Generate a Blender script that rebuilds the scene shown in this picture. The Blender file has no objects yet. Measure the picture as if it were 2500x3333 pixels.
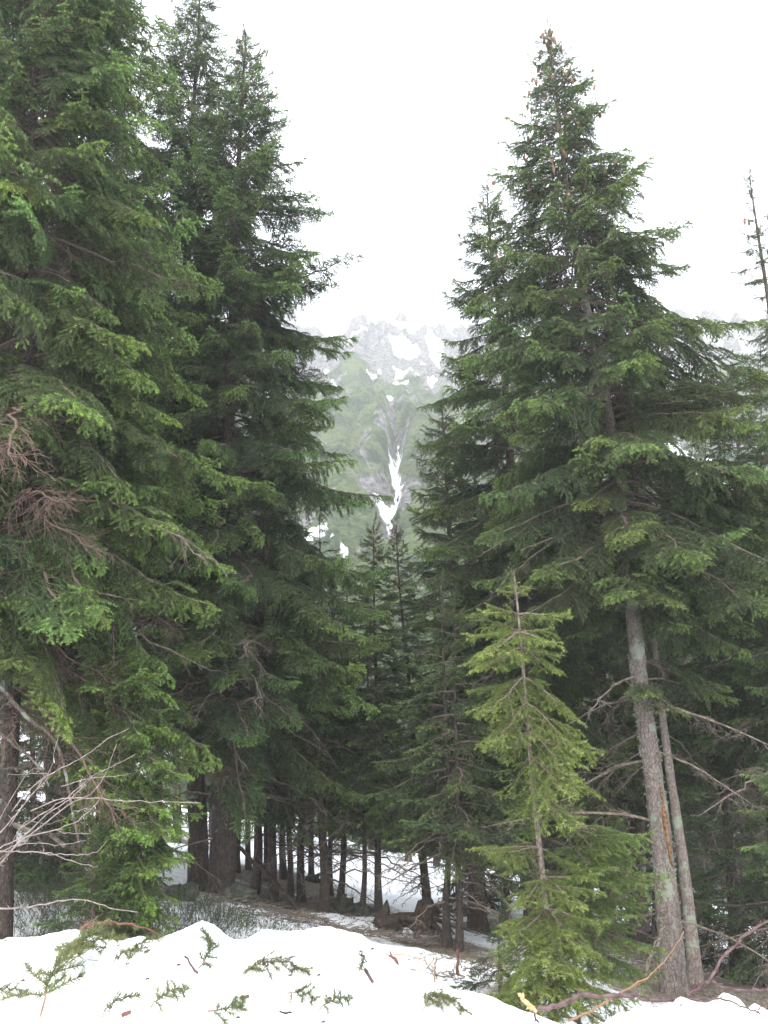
import bpy, math, random
import numpy as np
from mathutils import Vector, Matrix

R = math.radians
scene = bpy.context.scene
COL = scene.collection

# ------------------------------------------------------------------ camera, sky, sun, exposure
CAM_Z = 1.7
PITCH = 15.5
F = 2616.0                       # focal length in pixels of a 2500 x 3333 frame
cam_d = bpy.data.cameras.new('camera')
cam_d.sensor_fit = 'VERTICAL'
cam_d.sensor_height = 24.0
cam_d.lens = 24.0 * F / 3333.0
cam_d.clip_start = 0.05
cam_d.clip_end = 6000
cam = bpy.data.objects.new('camera', cam_d)
COL.objects.link(cam)
cam.location = (0, 0, CAM_Z)
cam.rotation_euler = (R(90 + PITCH), 0, 0)
scene.camera = cam

SUN_EL, SUN_AZ = R(48), R(195)
world = bpy.data.worlds.new('World')
scene.world = world
world.use_nodes = True
wn = world.node_tree.nodes
wl = world.node_tree.links
wn.clear()
w_out = wn.new('ShaderNodeOutputWorld')
w_sky = wn.new('ShaderNodeTexSky')
w_sky.sky_type = 'NISHITA'
w_sky.sun_disc = False
w_sky.sun_elevation = SUN_EL
w_sky.sun_rotation = SUN_AZ
w_bg1 = wn.new('ShaderNodeBackground'); w_bg1.inputs['Strength'].default_value = 0.05
w_bg2 = wn.new('ShaderNodeBackground'); w_bg2.inputs['Color'].default_value = (0.95, 0.975, 1.0, 1)
w_bg2.inputs['Strength'].default_value = 1.0
w_add = wn.new('ShaderNodeAddShader')
wl.new(w_sky.outputs[0], w_bg1.inputs['Color'])
wl.new(w_bg1.outputs[0], w_add.inputs[0]); wl.new(w_bg2.outputs[0], w_add.inputs[1])
wl.new(w_add.outputs[0], w_out.inputs['Surface'])

sun_d = bpy.data.lights.new('sun', 'SUN')
sun_d.energy = 1.5
sun_d.angle = R(50)
sun_d.color = (1.0, 0.97, 0.92)
sun = bpy.data.objects.new('sun', sun_d)
COL.objects.link(sun)
sun.location = (0, -5, 30)
# light comes from behind and above the viewer
_dir = Vector((math.sin(SUN_AZ) * math.cos(SUN_EL), math.cos(SUN_AZ) * math.cos(SUN_EL), math.sin(SUN_EL)))
sun.rotation_euler = (-_dir).to_track_quat('-Z', 'Y').to_euler()

scene.view_settings.view_transform = 'Standard'
scene.view_settings.look = 'None'
scene.view_settings.gamma = 1.0
scene.view_settings.use_curve_mapping = False
scene.view_settings.exposure = 1.6
cy = scene.cycles
cy.use_denoising = True
try:
    cy.denoiser = 'OPENIMAGEDENOISE'
except Exception:
    pass
cy.max_bounces = 5
cy.diffuse_bounces = 4
cy.glossy_bounces = 2
cy.transmission_bounces = 3
cy.volume_bounces = 2
cy.transparent_max_bounces = 8
cy.use_adaptive_sampling = True
cy.adaptive_threshold = 0.02

# ------------------------------------------------------------------ helpers
RNG = np.random.default_rng(7)
rnd = random.Random(11)
cp, sp_ = math.cos(R(PITCH)), math.sin(R(PITCH))

def ray(px, py):
    """direction through a point of the photograph"""
    u = (px - 1250.0) / F
    v = (1666.5 - py) / F
    return np.array([u, cp - v * sp_, v * cp + sp_])

def at(px, py, y):
    d = ray(px, py)
    t = y / d[1]
    return Vector((d[0] * t, y, CAM_Z + d[2] * t))

def hit(px, py, hf, y0=1.5, y1=70, n=1400):
    d = ray(px, py)
    ys = np.linspace(y0, y1, n)
    t = ys / d[1]
    z = CAM_Z + d[2] * t
    g = hf(d[0] * t, ys)
    k = np.nonzero(z < g)[0]
    i = k[0] if len(k) else n - 1
    return Vector((d[0] * t[i], ys[i], float(g[i])))

def _hash(ix, iy, seed):
    h = (ix.astype(np.int64) * 374761393 + iy.astype(np.int64) * 668265263 + seed * 144269) & 0xFFFFFFFF
    h = ((h ^ (h >> 13)) * 1274126177) & 0xFFFFFFFF
    h = h ^ (h >> 16)
    return (h & 0xFFFFFF) / float(0xFFFFFF)

def vnoise(x, y, seed=0):
    x = np.asarray(x, float); y = np.asarray(y, float)
    ix = np.floor(x); iy = np.floor(y)
    fx = x - ix; fy = y - iy
    fx = fx * fx * (3 - 2 * fx); fy = fy * fy * (3 - 2 * fy)
    a = _hash(ix, iy, seed); b = _hash(ix + 1, iy, seed)
    c = _hash(ix, iy + 1, seed); d = _hash(ix + 1, iy + 1, seed)
    return (a * (1 - fx) + b * fx) * (1 - fy) + (c * (1 - fx) + d * fx) * fy - 0.5

def fbm(x, y, s, octv=4, seed=0, gain=0.5):
    v = 0; a = 1.0
    for k in range(octv):
        v = v + a * vnoise(np.asarray(x) / s, np.asarray(y) / s, seed + k * 17)
        s = s * 0.5; a *= gain
    return v

def sstep(a, b, x):
    t = np.clip((x - a) / (b - a), 0, 1)
    return t * t * (3 - 2 * t)

def tag(o, label=None, cat=None, group=None, kind=None):
    if label: o['label'] = label
    if cat: o['category'] = cat
    if group: o['group'] = group
    if kind: o['kind'] = kind
    return o

def empty(name, loc, parent=None):
    o = bpy.data.objects.new(name, None)
    o.empty_display_size = 0.1
    COL.objects.link(o)
    o.location = loc
    if parent: o.parent = parent
    return o

def mesh_np(name, verts, tris, mats, midx=None, attrs=None, smooth=False, quads=None):
    me = bpy.data.meshes.new(name)
    verts = np.asarray(verts, np.float32)
    faces = np.asarray(quads if quads is not None else tris, np.int32)
    k = faces.shape[1]
    me.vertices.add(len(verts)); me.vertices.foreach_set('co', verts.ravel())
    me.loops.add(faces.size); me.loops.foreach_set('vertex_index', faces.ravel())
    me.polygons.add(len(faces))
    me.polygons.foreach_set('loop_start', np.arange(0, faces.size, k, dtype=np.int32))
    me.polygons.foreach_set('loop_total', np.full(len(faces), k, np.int32))
    for m in mats: me.materials.append(m)
    if midx is not None: me.polygons.foreach_set('material_index', np.asarray(midx, np.int32))
    me.polygons.foreach_set('use_smooth', np.full(len(faces), bool(smooth)))
    for an, av in (attrs or {}).items():
        at_ = me.attributes.new(an, 'FLOAT', 'POINT')
        at_.data.foreach_set('value', np.asarray(av, np.float32))
    me.update(calc_edges=True)
    return me

def link(name, me, parent=None, loc=(0, 0, 0), rot=(0, 0, 0), sc=1.0):
    o = bpy.data.objects.new(name, me)
    COL.objects.link(o)
    o.location = loc; o.rotation_euler = rot
    o.scale = (sc, sc, sc) if not hasattr(sc, '__len__') else sc
    if parent: o.parent = parent
    return o

class Soup:
    """collects vertices and triangles"""
    def __init__(s):
        s.v = []; s.t = []; s.m = []; s.a = []; s.n = 0
    def add(s, v, t, m=0, a=0.0):
        v = np.asarray(v, float).reshape(-1, 3); t = np.asarray(t, np.int64).reshape(-1, 3)
        s.v.append(v); s.t.append(t + s.n); s.m.append(np.full(len(t), m))
        s.a.append(np.broadcast_to(np.asarray(a, float), (len(v),)).copy()); s.n += len(v)
    def mesh(s, name, mats, smooth=False):
        return mesh_np(name, np.concatenate(s.v), np.concatenate(s.t), mats, np.concatenate(s.m),
                       {'tip': np.concatenate(s.a)}, smooth)
    def tris(s): return sum(len(t) for t in s.t)

def prisms(s, a, b, ra, rb, sides=3, m=0, tip=0.0):
    """a thin tapering prism along each segment a->b"""
    a = np.asarray(a, float).reshape(-1, 3); b = np.asarray(b, float).reshape(-1, 3); n = len(a)
    if n == 0: return
    d = b - a; d /= np.linalg.norm(d, axis=1, keepdims=True) + 1e-9
    ref = np.where(np.abs(d[:, 2:3]) > .9, np.array([[1., 0, 0]]), np.array([[0, 0, 1.]]))
    u = np.cross(d, ref); u /= np.linalg.norm(u, axis=1, keepdims=True) + 1e-9
    w = np.cross(d, u)
    ra = np.broadcast_to(np.asarray(ra, float), (n,)); rb = np.broadcast_to(np.asarray(rb, float), (n,))
    V = []
    for k in range(sides):
        c, q = math.cos(2 * math.pi * k / sides), math.sin(2 * math.pi * k / sides)
        V.append(a + (u * c + w * q) * ra[:, None])
    for k in range(sides):
        c, q = math.cos(2 * math.pi * k / sides), math.sin(2 * math.pi * k / sides)
        V.append(b + (u * c + w * q) * rb[:, None])
    V = np.stack(V, 1)                                   # n, 2s, 3
    T = []
    for k in range(sides):
        k2 = (k + 1) % sides
        T += [(k, k2, sides + k2), (k, sides + k2, sides + k)]
    T = np.array(T)
    base = (np.arange(n) * 2 * sides)[:, None, None]
    s.add(V.reshape(-1, 3), (T[None] + base).reshape(-1, 3), m, np.repeat(np.broadcast_to(tip, (n,)), 2 * sides))

def tube(s, pts, rads, sides=6, m=0, tip=0.0, cap=True):
    """one connected tapering tube through points"""
    P = np.array([tuple(p) for p in pts], float); n = len(P)
    rads = np.broadcast_to(np.asarray(rads, float), (n,))
    T = np.gradient(P, axis=0); T /= np.linalg.norm(T, axis=1, keepdims=True) + 1e-9
    ref = np.array([0.13, 0.21, 1.0]) if abs(T[:, 2]).mean() < .8 else np.array([1.0, .1, 0])
    U = np.cross(T, ref); U /= np.linalg.norm(U, axis=1, keepdims=True) + 1e-9
    W = np.cross(T, U)
    ang = np.arange(sides) * 2 * math.pi / sides
    ring = U[:, None] * np.cos(ang)[None, :, None] + W[:, None] * np.sin(ang)[None, :, None]
    V = P[:, None] + ring * rads[:, None, None]
    t = []
    for i in range(n - 1):
        for k in range(sides):
            k2 = (k + 1) % sides
            a, b, c, d = i * sides + k, i * sides + k2, (i + 1) * sides + k2, (i + 1) * sides + k
            t += [(a, b, c), (a, c, d)]
    V = V.reshape(-1, 3)
    if cap:
        V = np.vstack([V, P[0], P[-1]])
        for k in range(sides):
            k2 = (k + 1) % sides
            t += [(n * sides, k2, k), (n * sides + 1, (n - 1) * sides + k, (n - 1) * sides + k2)]
    s.add(V, t, m, tip)

def needles(s, a, b, tip, ln, wd, per_m, m=1, rng=RNG, lie=0.62, flat=0.0):
    """triangular needles round each segment"""
    a = np.asarray(a, float); b = np.asarray(b, float)
    if len(a) == 0: return
    L = np.linalg.norm(b - a, axis=1)
    cnt = np.maximum(1, np.round(L * per_m + rng.random(len(a)) - .5).astype(int))
    idx = np.repeat(np.arange(len(a)), cnt); n = len(idx)
    f = rng.random(n)
    d = (b - a) / (L[:, None] + 1e-9); d = d[idx]
    p = a[idx] + (b - a)[idx] * f[:, None]
    g = rng.normal(size=(n, 3)); g[:, 2] = g[:, 2] * (1 - flat) + 0.45 * (1 - flat)
    r = g - d * np.sum(g * d, 1, keepdims=True); r /= np.linalg.norm(r, axis=1, keepdims=True) + 1e-9
    dirn = d * lie + r * math.sqrt(max(0.05, 1 - lie * lie))
    side = np.cross(dirn, rng.normal(size=(n, 3))); side /= np.linalg.norm(side, axis=1, keepdims=True) + 1e-9
    ll = ln * (0.75 + 0.5 * rng.random(n))
    tp = np.broadcast_to(tip, (len(a),))[idx]
    V = np.stack([p + side * wd * .5, p - side * wd * .5, p + dirn * ll[:, None]], 1)
    T = np.arange(n * 3).reshape(-1, 3)
    s.add(V.reshape(-1, 3), T, m, np.repeat(np.clip(tp + rng.normal(size=n) * .06, 0, 1), 3))

# ------------------------------------------------------------------ materials
def newmat(name):
    m = bpy.data.materials.new(name); m.use_nodes = True
    nt = m.node_tree; nt.nodes.clear()
    out = nt.nodes.new('ShaderNodeOutputMaterial')
    return m, nt, out

def N(nt, t, **kw):
    n = nt.nodes.new(t)
    for k, v in kw.items(): setattr(n, k, v)
    return n

def ramp(nt, stops):
    r = N(nt, 'ShaderNodeValToRGB')
    e = r.color_ramp.elements
    while len(e) < len(stops): e.new(0.5)
    for i, (p, c) in enumerate(stops):
        e[i].position = p; e[i].color = (*c, 1) if len(c) == 3 else c
    return r

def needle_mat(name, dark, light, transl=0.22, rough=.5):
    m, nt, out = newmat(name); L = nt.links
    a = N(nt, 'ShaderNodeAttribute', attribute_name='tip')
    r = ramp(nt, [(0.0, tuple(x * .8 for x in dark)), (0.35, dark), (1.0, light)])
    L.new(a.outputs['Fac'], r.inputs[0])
    oi = N(nt, 'ShaderNodeObjectInfo')
    mx = N(nt, 'ShaderNodeMix', data_type='RGBA', blend_type='MULTIPLY'); mx.inputs[0].default_value = 1
    L.new(r.outputs[0], mx.inputs[6]); L.new(oi.outputs['Color'], mx.inputs[7])
    p = N(nt, 'ShaderNodeBsdfPrincipled'); p.inputs['Roughness'].default_value = rough
    p.inputs['Specular IOR Level'].default_value = .35
    t = N(nt, 'ShaderNodeBsdfTranslucent')
    L.new(mx.outputs[2], p.inputs['Base Color']); L.new(mx.outputs[2], t.inputs['Color'])
    ms = N(nt, 'ShaderNodeMixShader'); ms.inputs[0].default_value = transl
    L.new(p.outputs[0], ms.inputs[1]); L.new(t.outputs[0], ms.inputs[2]); L.new(ms.outputs[0], out.inputs['Surface'])
    return m

def plain_mat(name, c1, c2, scale=20, rough=.8, bump=.0, detail=4):
    m, nt, out = newmat(name); L = nt.links
    tc = N(nt, 'ShaderNodeTexCoord'); no = N(nt, 'ShaderNodeTexNoise')
    no.inputs['Scale'].default_value = scale; no.inputs['Detail'].default_value = detail
    L.new(tc.outputs['Object'], no.inputs['Vector'])
    r = ramp(nt, [(0.35, c1), (0.65, c2)]); L.new(no.outputs['Fac'], r.inputs[0])
    p = N(nt, 'ShaderNodeBsdfPrincipled'); p.inputs['Roughness'].default_value = rough
    p.inputs['Specular IOR Level'].default_value = .25
    L.new(r.outputs[0], p.inputs['Base Color'])
    if bump:
        b = N(nt, 'ShaderNodeBump'); b.inputs['Strength'].default_value = bump; b.inputs['Distance'].default_value = .02
        L.new(no.outputs['Fac'], b.inputs['Height']); L.new(b.outputs[0], p.inputs['Normal'])
    L.new(p.outputs[0], out.inputs['Surface'])
    return m

def bark_mat(name, c_dark, c_light, lichen=(.20, .23, .17), lichen_amt=.55, streak=None):
    """scaly bark with lichen patches; streak = (x, y, z0, z1) of a resin stain in object space"""
    m, nt, out = newmat(name); L = nt.links
    tc = N(nt, 'ShaderNodeTexCoord')
    mp = N(nt, 'ShaderNodeMapping'); mp.inputs['Scale'].default_value = (1, 1, .45)
    L.new(tc.outputs['Object'], mp.inputs['Vector'])
    vo = N(nt, 'ShaderNodeTexVoronoi'); vo.inputs['Scale'].default_value = 42; vo.feature = 'DISTANCE_TO_EDGE'
    n1 = N(nt, 'ShaderNodeTexNoise'); n1.inputs['Scale'].default_value = 30; n1.inputs['Detail'].default_value = 6
    n2 = N(nt, 'ShaderNodeTexNoise'); n2.inputs['Scale'].default_value = 4.5; n2.inputs['Detail'].default_value = 8
    n2.inputs['Roughness'].default_value = .6
    L.new(mp.outputs[0], vo.inputs['Vector']); L.new(mp.outputs[0], n1.inputs['Vector']); L.new(tc.outputs['Object'], n2.inputs['Vector'])
    r1 = ramp(nt, [(0.3, c_dark), (0.7, c_light)]); L.new(n1.outputs['Fac'], r1.inputs[0])
    rv = ramp(nt, [(0.0, (.48, .48, .48)), (0.12, (1, 1, 1))]); L.new(vo.outputs['Distance'], rv.inputs[0])
    mu = N(nt, 'ShaderNodeMix', data_type='RGBA', blend_type='MULTIPLY'); mu.inputs[0].default_value = .8
    L.new(r1.outputs[0], mu.inputs[6]); L.new(rv.outputs[0], mu.inputs[7])
    rl = ramp(nt, [(lichen_amt, (0, 0, 0)), (lichen_amt + .05, (1, 1, 1))]); L.new(n2.outputs['Fac'], rl.inputs[0])
    ml = N(nt, 'ShaderNodeMix', data_type='RGBA'); ml.inputs[7].default_value = (*lichen, 1)
    L.new(rl.outputs[0], ml.inputs[0]); L.new(mu.outputs[2], ml.inputs[6])
    col = ml.outputs[2]
    if streak:
        x, y, z0, z1 = streak
        sx = N(nt, 'ShaderNodeSeparateXYZ'); L.new(tc.outputs['Object'], sx.inputs[0])
        n3 = N(nt, 'ShaderNodeTexNoise'); n3.inputs['Scale'].default_value = 6; L.new(tc.outputs['Object'], n3.inputs['Vector'])
        def mth(op, a, b=None, c=None):
            q = N(nt, 'ShaderNodeMath', operation=op)
            for i, v in enumerate((a, b, c)):
                if v is None: continue
                if isinstance(v, (int, float)): q.inputs[i].default_value = v
                else: L.new(v, q.inputs[i])
            return q.outputs[0]
        # leaning line x = x + k (z - z0), wobbling
        zz = mth('SUBTRACT', sx.outputs[2], z0)
        xx = mth('MULTIPLY_ADD', zz, (y), x)
        wob = mth('MULTIPLY_ADD', n3.outputs['Fac'], .06, -.03)
        dx = mth('ABSOLUTE', mth('ADD', mth('SUBTRACT', sx.outputs[0], xx), wob))
        inx = mth('LESS_THAN', dx, .016)
        inz = mth('MULTIPLY', mth('GREATER_THAN', sx.outputs[2], z0), mth('LESS_THAN', sx.outputs[2], z1))
        fr = mth('LESS_THAN', sx.outputs[1], 0.0)
        f = mth('MULTIPLY', mth('MULTIPLY', inx, inz), fr)
        m3 = N(nt, 'ShaderNodeMix', data_type='RGBA'); m3.inputs[7].default_value = (.30, .13, .04, 1)
        L.new(f, m3.inputs[0]); L.new(col, m3.inputs[6]); col = m3.outputs[2]
    p = N(nt, 'ShaderNodeBsdfPrincipled'); p.inputs['Roughness'].default_value = .85
    p.inputs['Specular IOR Level'].default_value = .2
    L.new(col, p.inputs['Base Color'])
    hb = N(nt, 'ShaderNodeMath', operation='ADD'); L.new(rv.outputs[0], hb.inputs[0]); L.new(n1.outputs['Fac'], hb.inputs[1])
    b = N(nt, 'ShaderNodeBump'); b.inputs['Strength'].default_value = .8; b.inputs["Distance"].default_value = .014
    L.new(hb.outputs[0], b.inputs['Height']); L.new(b.outputs[0], p.inputs['Normal'])
    L.new(p.outputs[0], out.inputs['Surface'])
    return m

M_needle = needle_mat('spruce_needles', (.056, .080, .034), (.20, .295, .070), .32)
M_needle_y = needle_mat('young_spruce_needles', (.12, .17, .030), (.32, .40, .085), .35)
M_twig = plain_mat('twig_bark', (.065, .048, .036), (.13, .10, .08), 60)
M_deadtwig = plain_mat('dead_twig', (.075, .058, .045), (.165, .135, .11), 25)
M_redtwig = plain_mat('red_brown_twig', (.060, .036, .027), (.115, .075, .058), 25)
M_cone = plain_mat('cone_scales', (.16, .085, .055), (.29, .18, .125), 80, .6)
M_bark_g = bark_mat('grey_lichen_bark', (.17, .135, .115), (.27, .22, .19), (.25, .28, .21), .53)
M_bark_d = bark_mat('dark_bark', (.034, .027, .022), (.078, .061, .05), (.13, .15, .11), .62)
M_bark_b = bark_mat('brown_bark', (.055, .041, .034), (.115, .086, .07), (.18, .20, .15), .6)

# ------------------------------------------------------------------ ground shape
def ground_h(x, y):
    x = np.asarray(x, float); y = np.asarray(y, float)
    xs = np.clip(x, -14, 14)
    base = -0.5 - 0.16 * xs * sstep(4, 9, y) - 0.1 * (np.clip(y, 5, 45) - 10)
    base = np.where(y < 6, base, base)
    dip = -0.25 * np.exp(-((y - 5.8) / 1.2) ** 2)
    n = fbm(x, y, 3.2, 4, 3) * .34 + fbm(x, y, .6, 3, 9) * .07
    far = -0.02 * np.clip(y - 45, 0, 200)
    g = base + dip + n + far
    # the road behind and below the viewer lies at z = 0
    road = sstep(3.2, 2.2, y)
    return g * (1 - road) + (-0.02 + fbm(x, y, 2, 3, 5) * .03) * road

CREST = [(-900, 3070), (0, 3055), (60, 3045), (130, 3035), (250, 3028), (300, 3045), (370, 3052), (470, 3058), (560, 3045), (610, 3015), (655, 2993), (700, 3012),
         (740, 3045), (775, 3062), (850, 3035), (950, 3025), (1040, 3018), (1120, 3028), (1180, 3050), (1250, 3105), (1340, 3165),
         (1450, 3205), (1550, 3230), (1620, 3250), (1720, 3300), (1800, 3322), (1950, 3336), (1990, 3330), (2040, 3288), (2080, 3290),
         (2140, 3275), (2215, 3248), (2280, 3262), (2340, 3270), (2362, 3232), (2400, 3240), (2440, 3282), (2470, 3262), (2500, 3290), (3400, 3240)]
_cu = np.array([(p[0] - 1250) / F for p in CREST]); _cv = np.array([(1666.5 - p[1]) / F for p in CREST])
def crest_y(u): return 3.75 + .30 * np.sin(u * 9.0 + .6) + .12 * np.sin(u * 31)
def bank_h(x, y):
    x = np.asarray(x, float); y = np.asarray(y, float)
    # crest point above each x (two fixed-point steps for the direction)
    u = x / (3.75 * 1.02)
    for _ in range(3):
        v = np.interp(u, _cu, _cv); yc = crest_y(u)
        u = x / (yc / (cp - v * sp_))
    v = np.interp(u, _cu, _cv); yc = crest_y(u)
    zc = CAM_Z + (v * cp + sp_) * yc / (cp - v * sp_)
    fr = yc - y
    front = zc - .33 * np.clip(fr, 0, 9) + fbm(x, y, .5, 4, 31) * .07 * sstep(0, .35, fr)
    front = front * sstep(1.35, 2.35, y) + (-.08) * (1 - sstep(1.35, 2.35, y))
    bk = -fr
    back = zc - .35 * bk - .30 * bk ** 2 + fbm(x, y, .5, 4, 32) * .10 * sstep(0, .4, bk)
    return np.where(fr > 0, front, np.maximum(back, -3)) + fbm(x, y, .16, 4, 33) * .022 * sstep(1.5, 2.5, y)
def surf_h(x, y): return np.maximum(bank_h(x, y), ground_h(x, y))

# ------------------------------------------------------------------ protos: boughs, dead branches, cones
def poly_grow(P, D, Ln, k, droop, rng, jit=.06):
    """grow n polylines of k segments; returns nodes (n,k+1,3) and dirs (n,k,3)"""
    n = len(P); nodes = [P.copy()]; dirs = []
    D = D / (np.linalg.norm(D, axis=1, keepdims=True) + 1e-9)
    for i in range(k):
        dirs.append(D.copy())
        P = P + D * (Ln / k)[:, None]
        nodes.append(P.copy())
        D = D + np.array([0, 0, -1.0]) * np.broadcast_to(droop, (n,))[:, None] + rng.normal(size=(n, 3)) * jit
        D /= np.linalg.norm(D, axis=1, keepdims=True) + 1e-9
    return np.stack(nodes, 1), np.stack(dirs, 1)

def samp(nodes, f):
    """point on each polyline at fraction f (n,)"""
    k = nodes.shape[1] - 1
    g = np.clip(f * k, 0, k - 1e-4); i = g.astype(int); w = (g - i)[:, None]
    r = np.arange(len(nodes))
    return nodes[r, i] * (1 - w) + nodes[r, i + 1] * w, i

def bough_mesh(name, L, seed, far=False, young=False, side=.32, droop=.16, dens=1.0, up=0.0):
    rng = np.random.default_rng(seed)
    s = Soup()
    K = 14
    t = np.linspace(0, 1, K + 1)
    wob = rng.normal(size=2) * .05
    ax = np.stack([L * t * .97,
                   L * (wob[0] * np.sin(t * 3) + wob[1] * t * t + .02 * rng.normal(size=K + 1) * t),
                   L * ((.12 + up) * t - (.62 + .16 * rng.random()) * t ** 2 + (.38 + .14 * rng.random()) * t ** 3)], 1)
    rw = .0105 * L ** .8 * (1 - t) ** .8 + .0022
    tube(s, ax, rw, 5, 0)
    # secondaries
    gap = .078 if not young else .085
    if far: gap = .10
    ns = int(L / gap)
    tt = np.repeat(np.linspace(.07 if not young else .14, .985, ns), 2) + rng.normal(size=2 * ns) * .008
    tt = np.clip(tt, .05, .99)
    sg = np.tile([1.0, -1.0], ns)
    shape = np.minimum(1, (1 - tt) * 1.35 + .13) * (.45 + .55 * sstep(.0, .35, tt))
    l2 = side * (1.12 if not young else 1.0) * L ** .75 * shape * rng.uniform(.6, 1.25, 2 * ns)
    l2 = np.maximum(l2, .05)
    axn = np.repeat(ax[None], 2 * ns, 0)
    P, i = samp(axn, tt)
    T = ax[np.minimum(i + 1, K)] - ax[i]; T /= np.linalg.norm(T, axis=1, keepdims=True)
    lat = np.cross(np.array([0, 0, 1.0]), T); lat /= np.linalg.norm(lat, axis=1, keepdims=True)
    ang = R(52) + rng.normal(size=2 * ns) * .16 - .35 * tt ** 2
    D = T * np.cos(ang)[:, None] + lat * (sg * np.sin(ang))[:, None] + np.array([0, 0, 1.0]) * (rng.normal(size=(2 * ns, 1)) * .16 + .04)
    kk = 6
    nodes, dirs = poly_grow(P, D, l2, kk, droop * rng.uniform(.6, 2.2, 2 * ns) * (1.2 - .6 * tt), rng, .05)
    bare = (tt < .22) & (rng.random(2 * ns) < .75) if not young else np.zeros(2 * ns, bool)
    r0 = .0032 + .002 * l2
    for j in range(kk):
        f0 = j / kk; f1 = (j + 1) / kk
        prisms(s, nodes[:, j], nodes[:, j + 1], r0 * (1 - .6 * f0), r0 * (1 - .6 * f1), 3, 0)
    # needles on the outer half of secondaries
    nl = .017 if not young else .019
    wd = .0046; per = 700 * dens
    if young: wd, per = .0036, 560
    if far: nl, wd, per = .024, .0085, 260 * dens
    live = ~bare
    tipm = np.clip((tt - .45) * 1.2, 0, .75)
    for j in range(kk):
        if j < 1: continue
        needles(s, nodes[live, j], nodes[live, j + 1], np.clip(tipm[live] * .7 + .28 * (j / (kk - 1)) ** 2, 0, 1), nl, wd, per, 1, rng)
    # needles on the axis outer part
    for j in range(int(K * .45), K):
        needles(s, ax[j:j + 1], ax[j + 1:j + 2], np.array([.2 + .6 * (j / K)]), nl, wd, per * 1.2, 1, rng)
    # tertiary shoots
    gap3 = .062 if (far or young) else .046
    idx = []; ff = []; sd = []
    for q in range(2 * ns):
        m = int(l2[q] / gap3)
        if m < 1: continue
        f = (np.arange(m) + .5 + rng.uniform(-.3, .3, m)) / m
        f = f[f > .10]
        for e in f:
            for g in (1, -1):
                idx.append(q); ff.append(e); sd.append(g)
    idx = np.array(idx); ff = np.array(ff); sd = np.array(sd, float)
    P3, i3 = samp(nodes[idx], ff)
    D2 = dirs[idx, i3]
    up_ = np.array([0, 0, 1.0])
    lat3 = np.cross(up_, D2); lat3 /= np.linalg.norm(lat3, axis=1, keepdims=True) + 1e-6
    a3 = R(46) + rng.normal(size=len(idx)) * .2
    D3 = D2 * np.cos(a3)[:, None] + lat3 * (sd * np.sin(a3))[:, None]
    D3[:, 2] -= .10 + .25 * rng.random(len(idx)) * (1.1 - tt[idx])
    l3 = np.minimum(.20, .045 + .46 * l2[idx] * (1 - ff)) * rng.uniform(.65, 1.25, len(idx))
    n3, _ = poly_grow(P3, D3, l3, 2, (.22 if not young else .1) * rng.uniform(.4, 1.4, len(idx)), rng, .08)
    b3 = bare[idx]
    for j in range(2):
        prisms(s, n3[:, j], n3[:, j + 1], .0019, .0014, 3, 0)
        lv = ~b3
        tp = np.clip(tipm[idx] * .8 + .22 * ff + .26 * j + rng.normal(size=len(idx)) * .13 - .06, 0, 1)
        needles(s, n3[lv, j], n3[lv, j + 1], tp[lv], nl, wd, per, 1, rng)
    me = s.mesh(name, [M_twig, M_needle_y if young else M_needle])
    me['L'] = L
    return me

def dead_mesh(name, L, seed, mat, fine=1.0, droop=.10, side=.3):
    rng = np.random.default_rng(seed)
    s = Soup(); K = 12
    t = np.linspace(0, 1, K + 1)
    ax = np.stack([L * t, L * (.12 * rng.normal() * np.sin(t * 3) + .02 * rng.normal(size=K + 1)),
                   L * (.08 * t - (.35 + .25 * rng.random()) * t ** 2 + .22 * rng.random() * t ** 3)], 1)
    tube(s, ax, .011 * L ** .7 * (1 - t) ** .7 + .002, 5, 0)
    n = int(L / .075 * fine)
    tt = np.sort(rng.uniform(.12, .98, n)); sg = rng.choice([-1., 1.], n)
    P, i = samp(np.repeat(ax[None], n, 0), tt)
    T = ax[np.minimum(i + 1, K)] - ax[i]; T /= np.linalg.norm(T, axis=1, keepdims=True)
    lat = np.cross([0, 0, 1.0], T)
    a = rng.uniform(.6, 1.2, n)
    D = T * np.cos(a)[:, None] + lat * (sg * np.sin(a))[:, None] + rng.normal(size=(n, 3)) * .25
    l2 = side * L ** .6 * rng.uniform(.25, 1.3, n) * (1.15 - tt * .8)
    nd, dr = poly_grow(P, D, l2, 6, droop * rng.uniform(-.3, 2.2, n), rng, .13)
    for j in range(6):
        prisms(s, nd[:, j], nd[:, j + 1], .0036 * (1 - .12 * j), .0036 * (1 - .12 * (j + 1)), 3, 0)
    m = n * 7
    q = rng.integers(0, n, m); f = rng.uniform(.15, 1, m)
    P3, i3 = samp(nd[q], f)
    D3 = dr[q, i3] + rng.normal(size=(m, 3)) * .55
    l3 = l2[q] * rng.uniform(.12, .45, m)
    n3, _ = poly_grow(P3, D3, l3, 3, .12, rng, .15)
    for j in range(3):
        prisms(s, n3[:, j], n3[:, j + 1], .0019, .0016, 3, 0)
    me = s.mesh(name, [mat]); me['L'] = L
    return me

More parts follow.
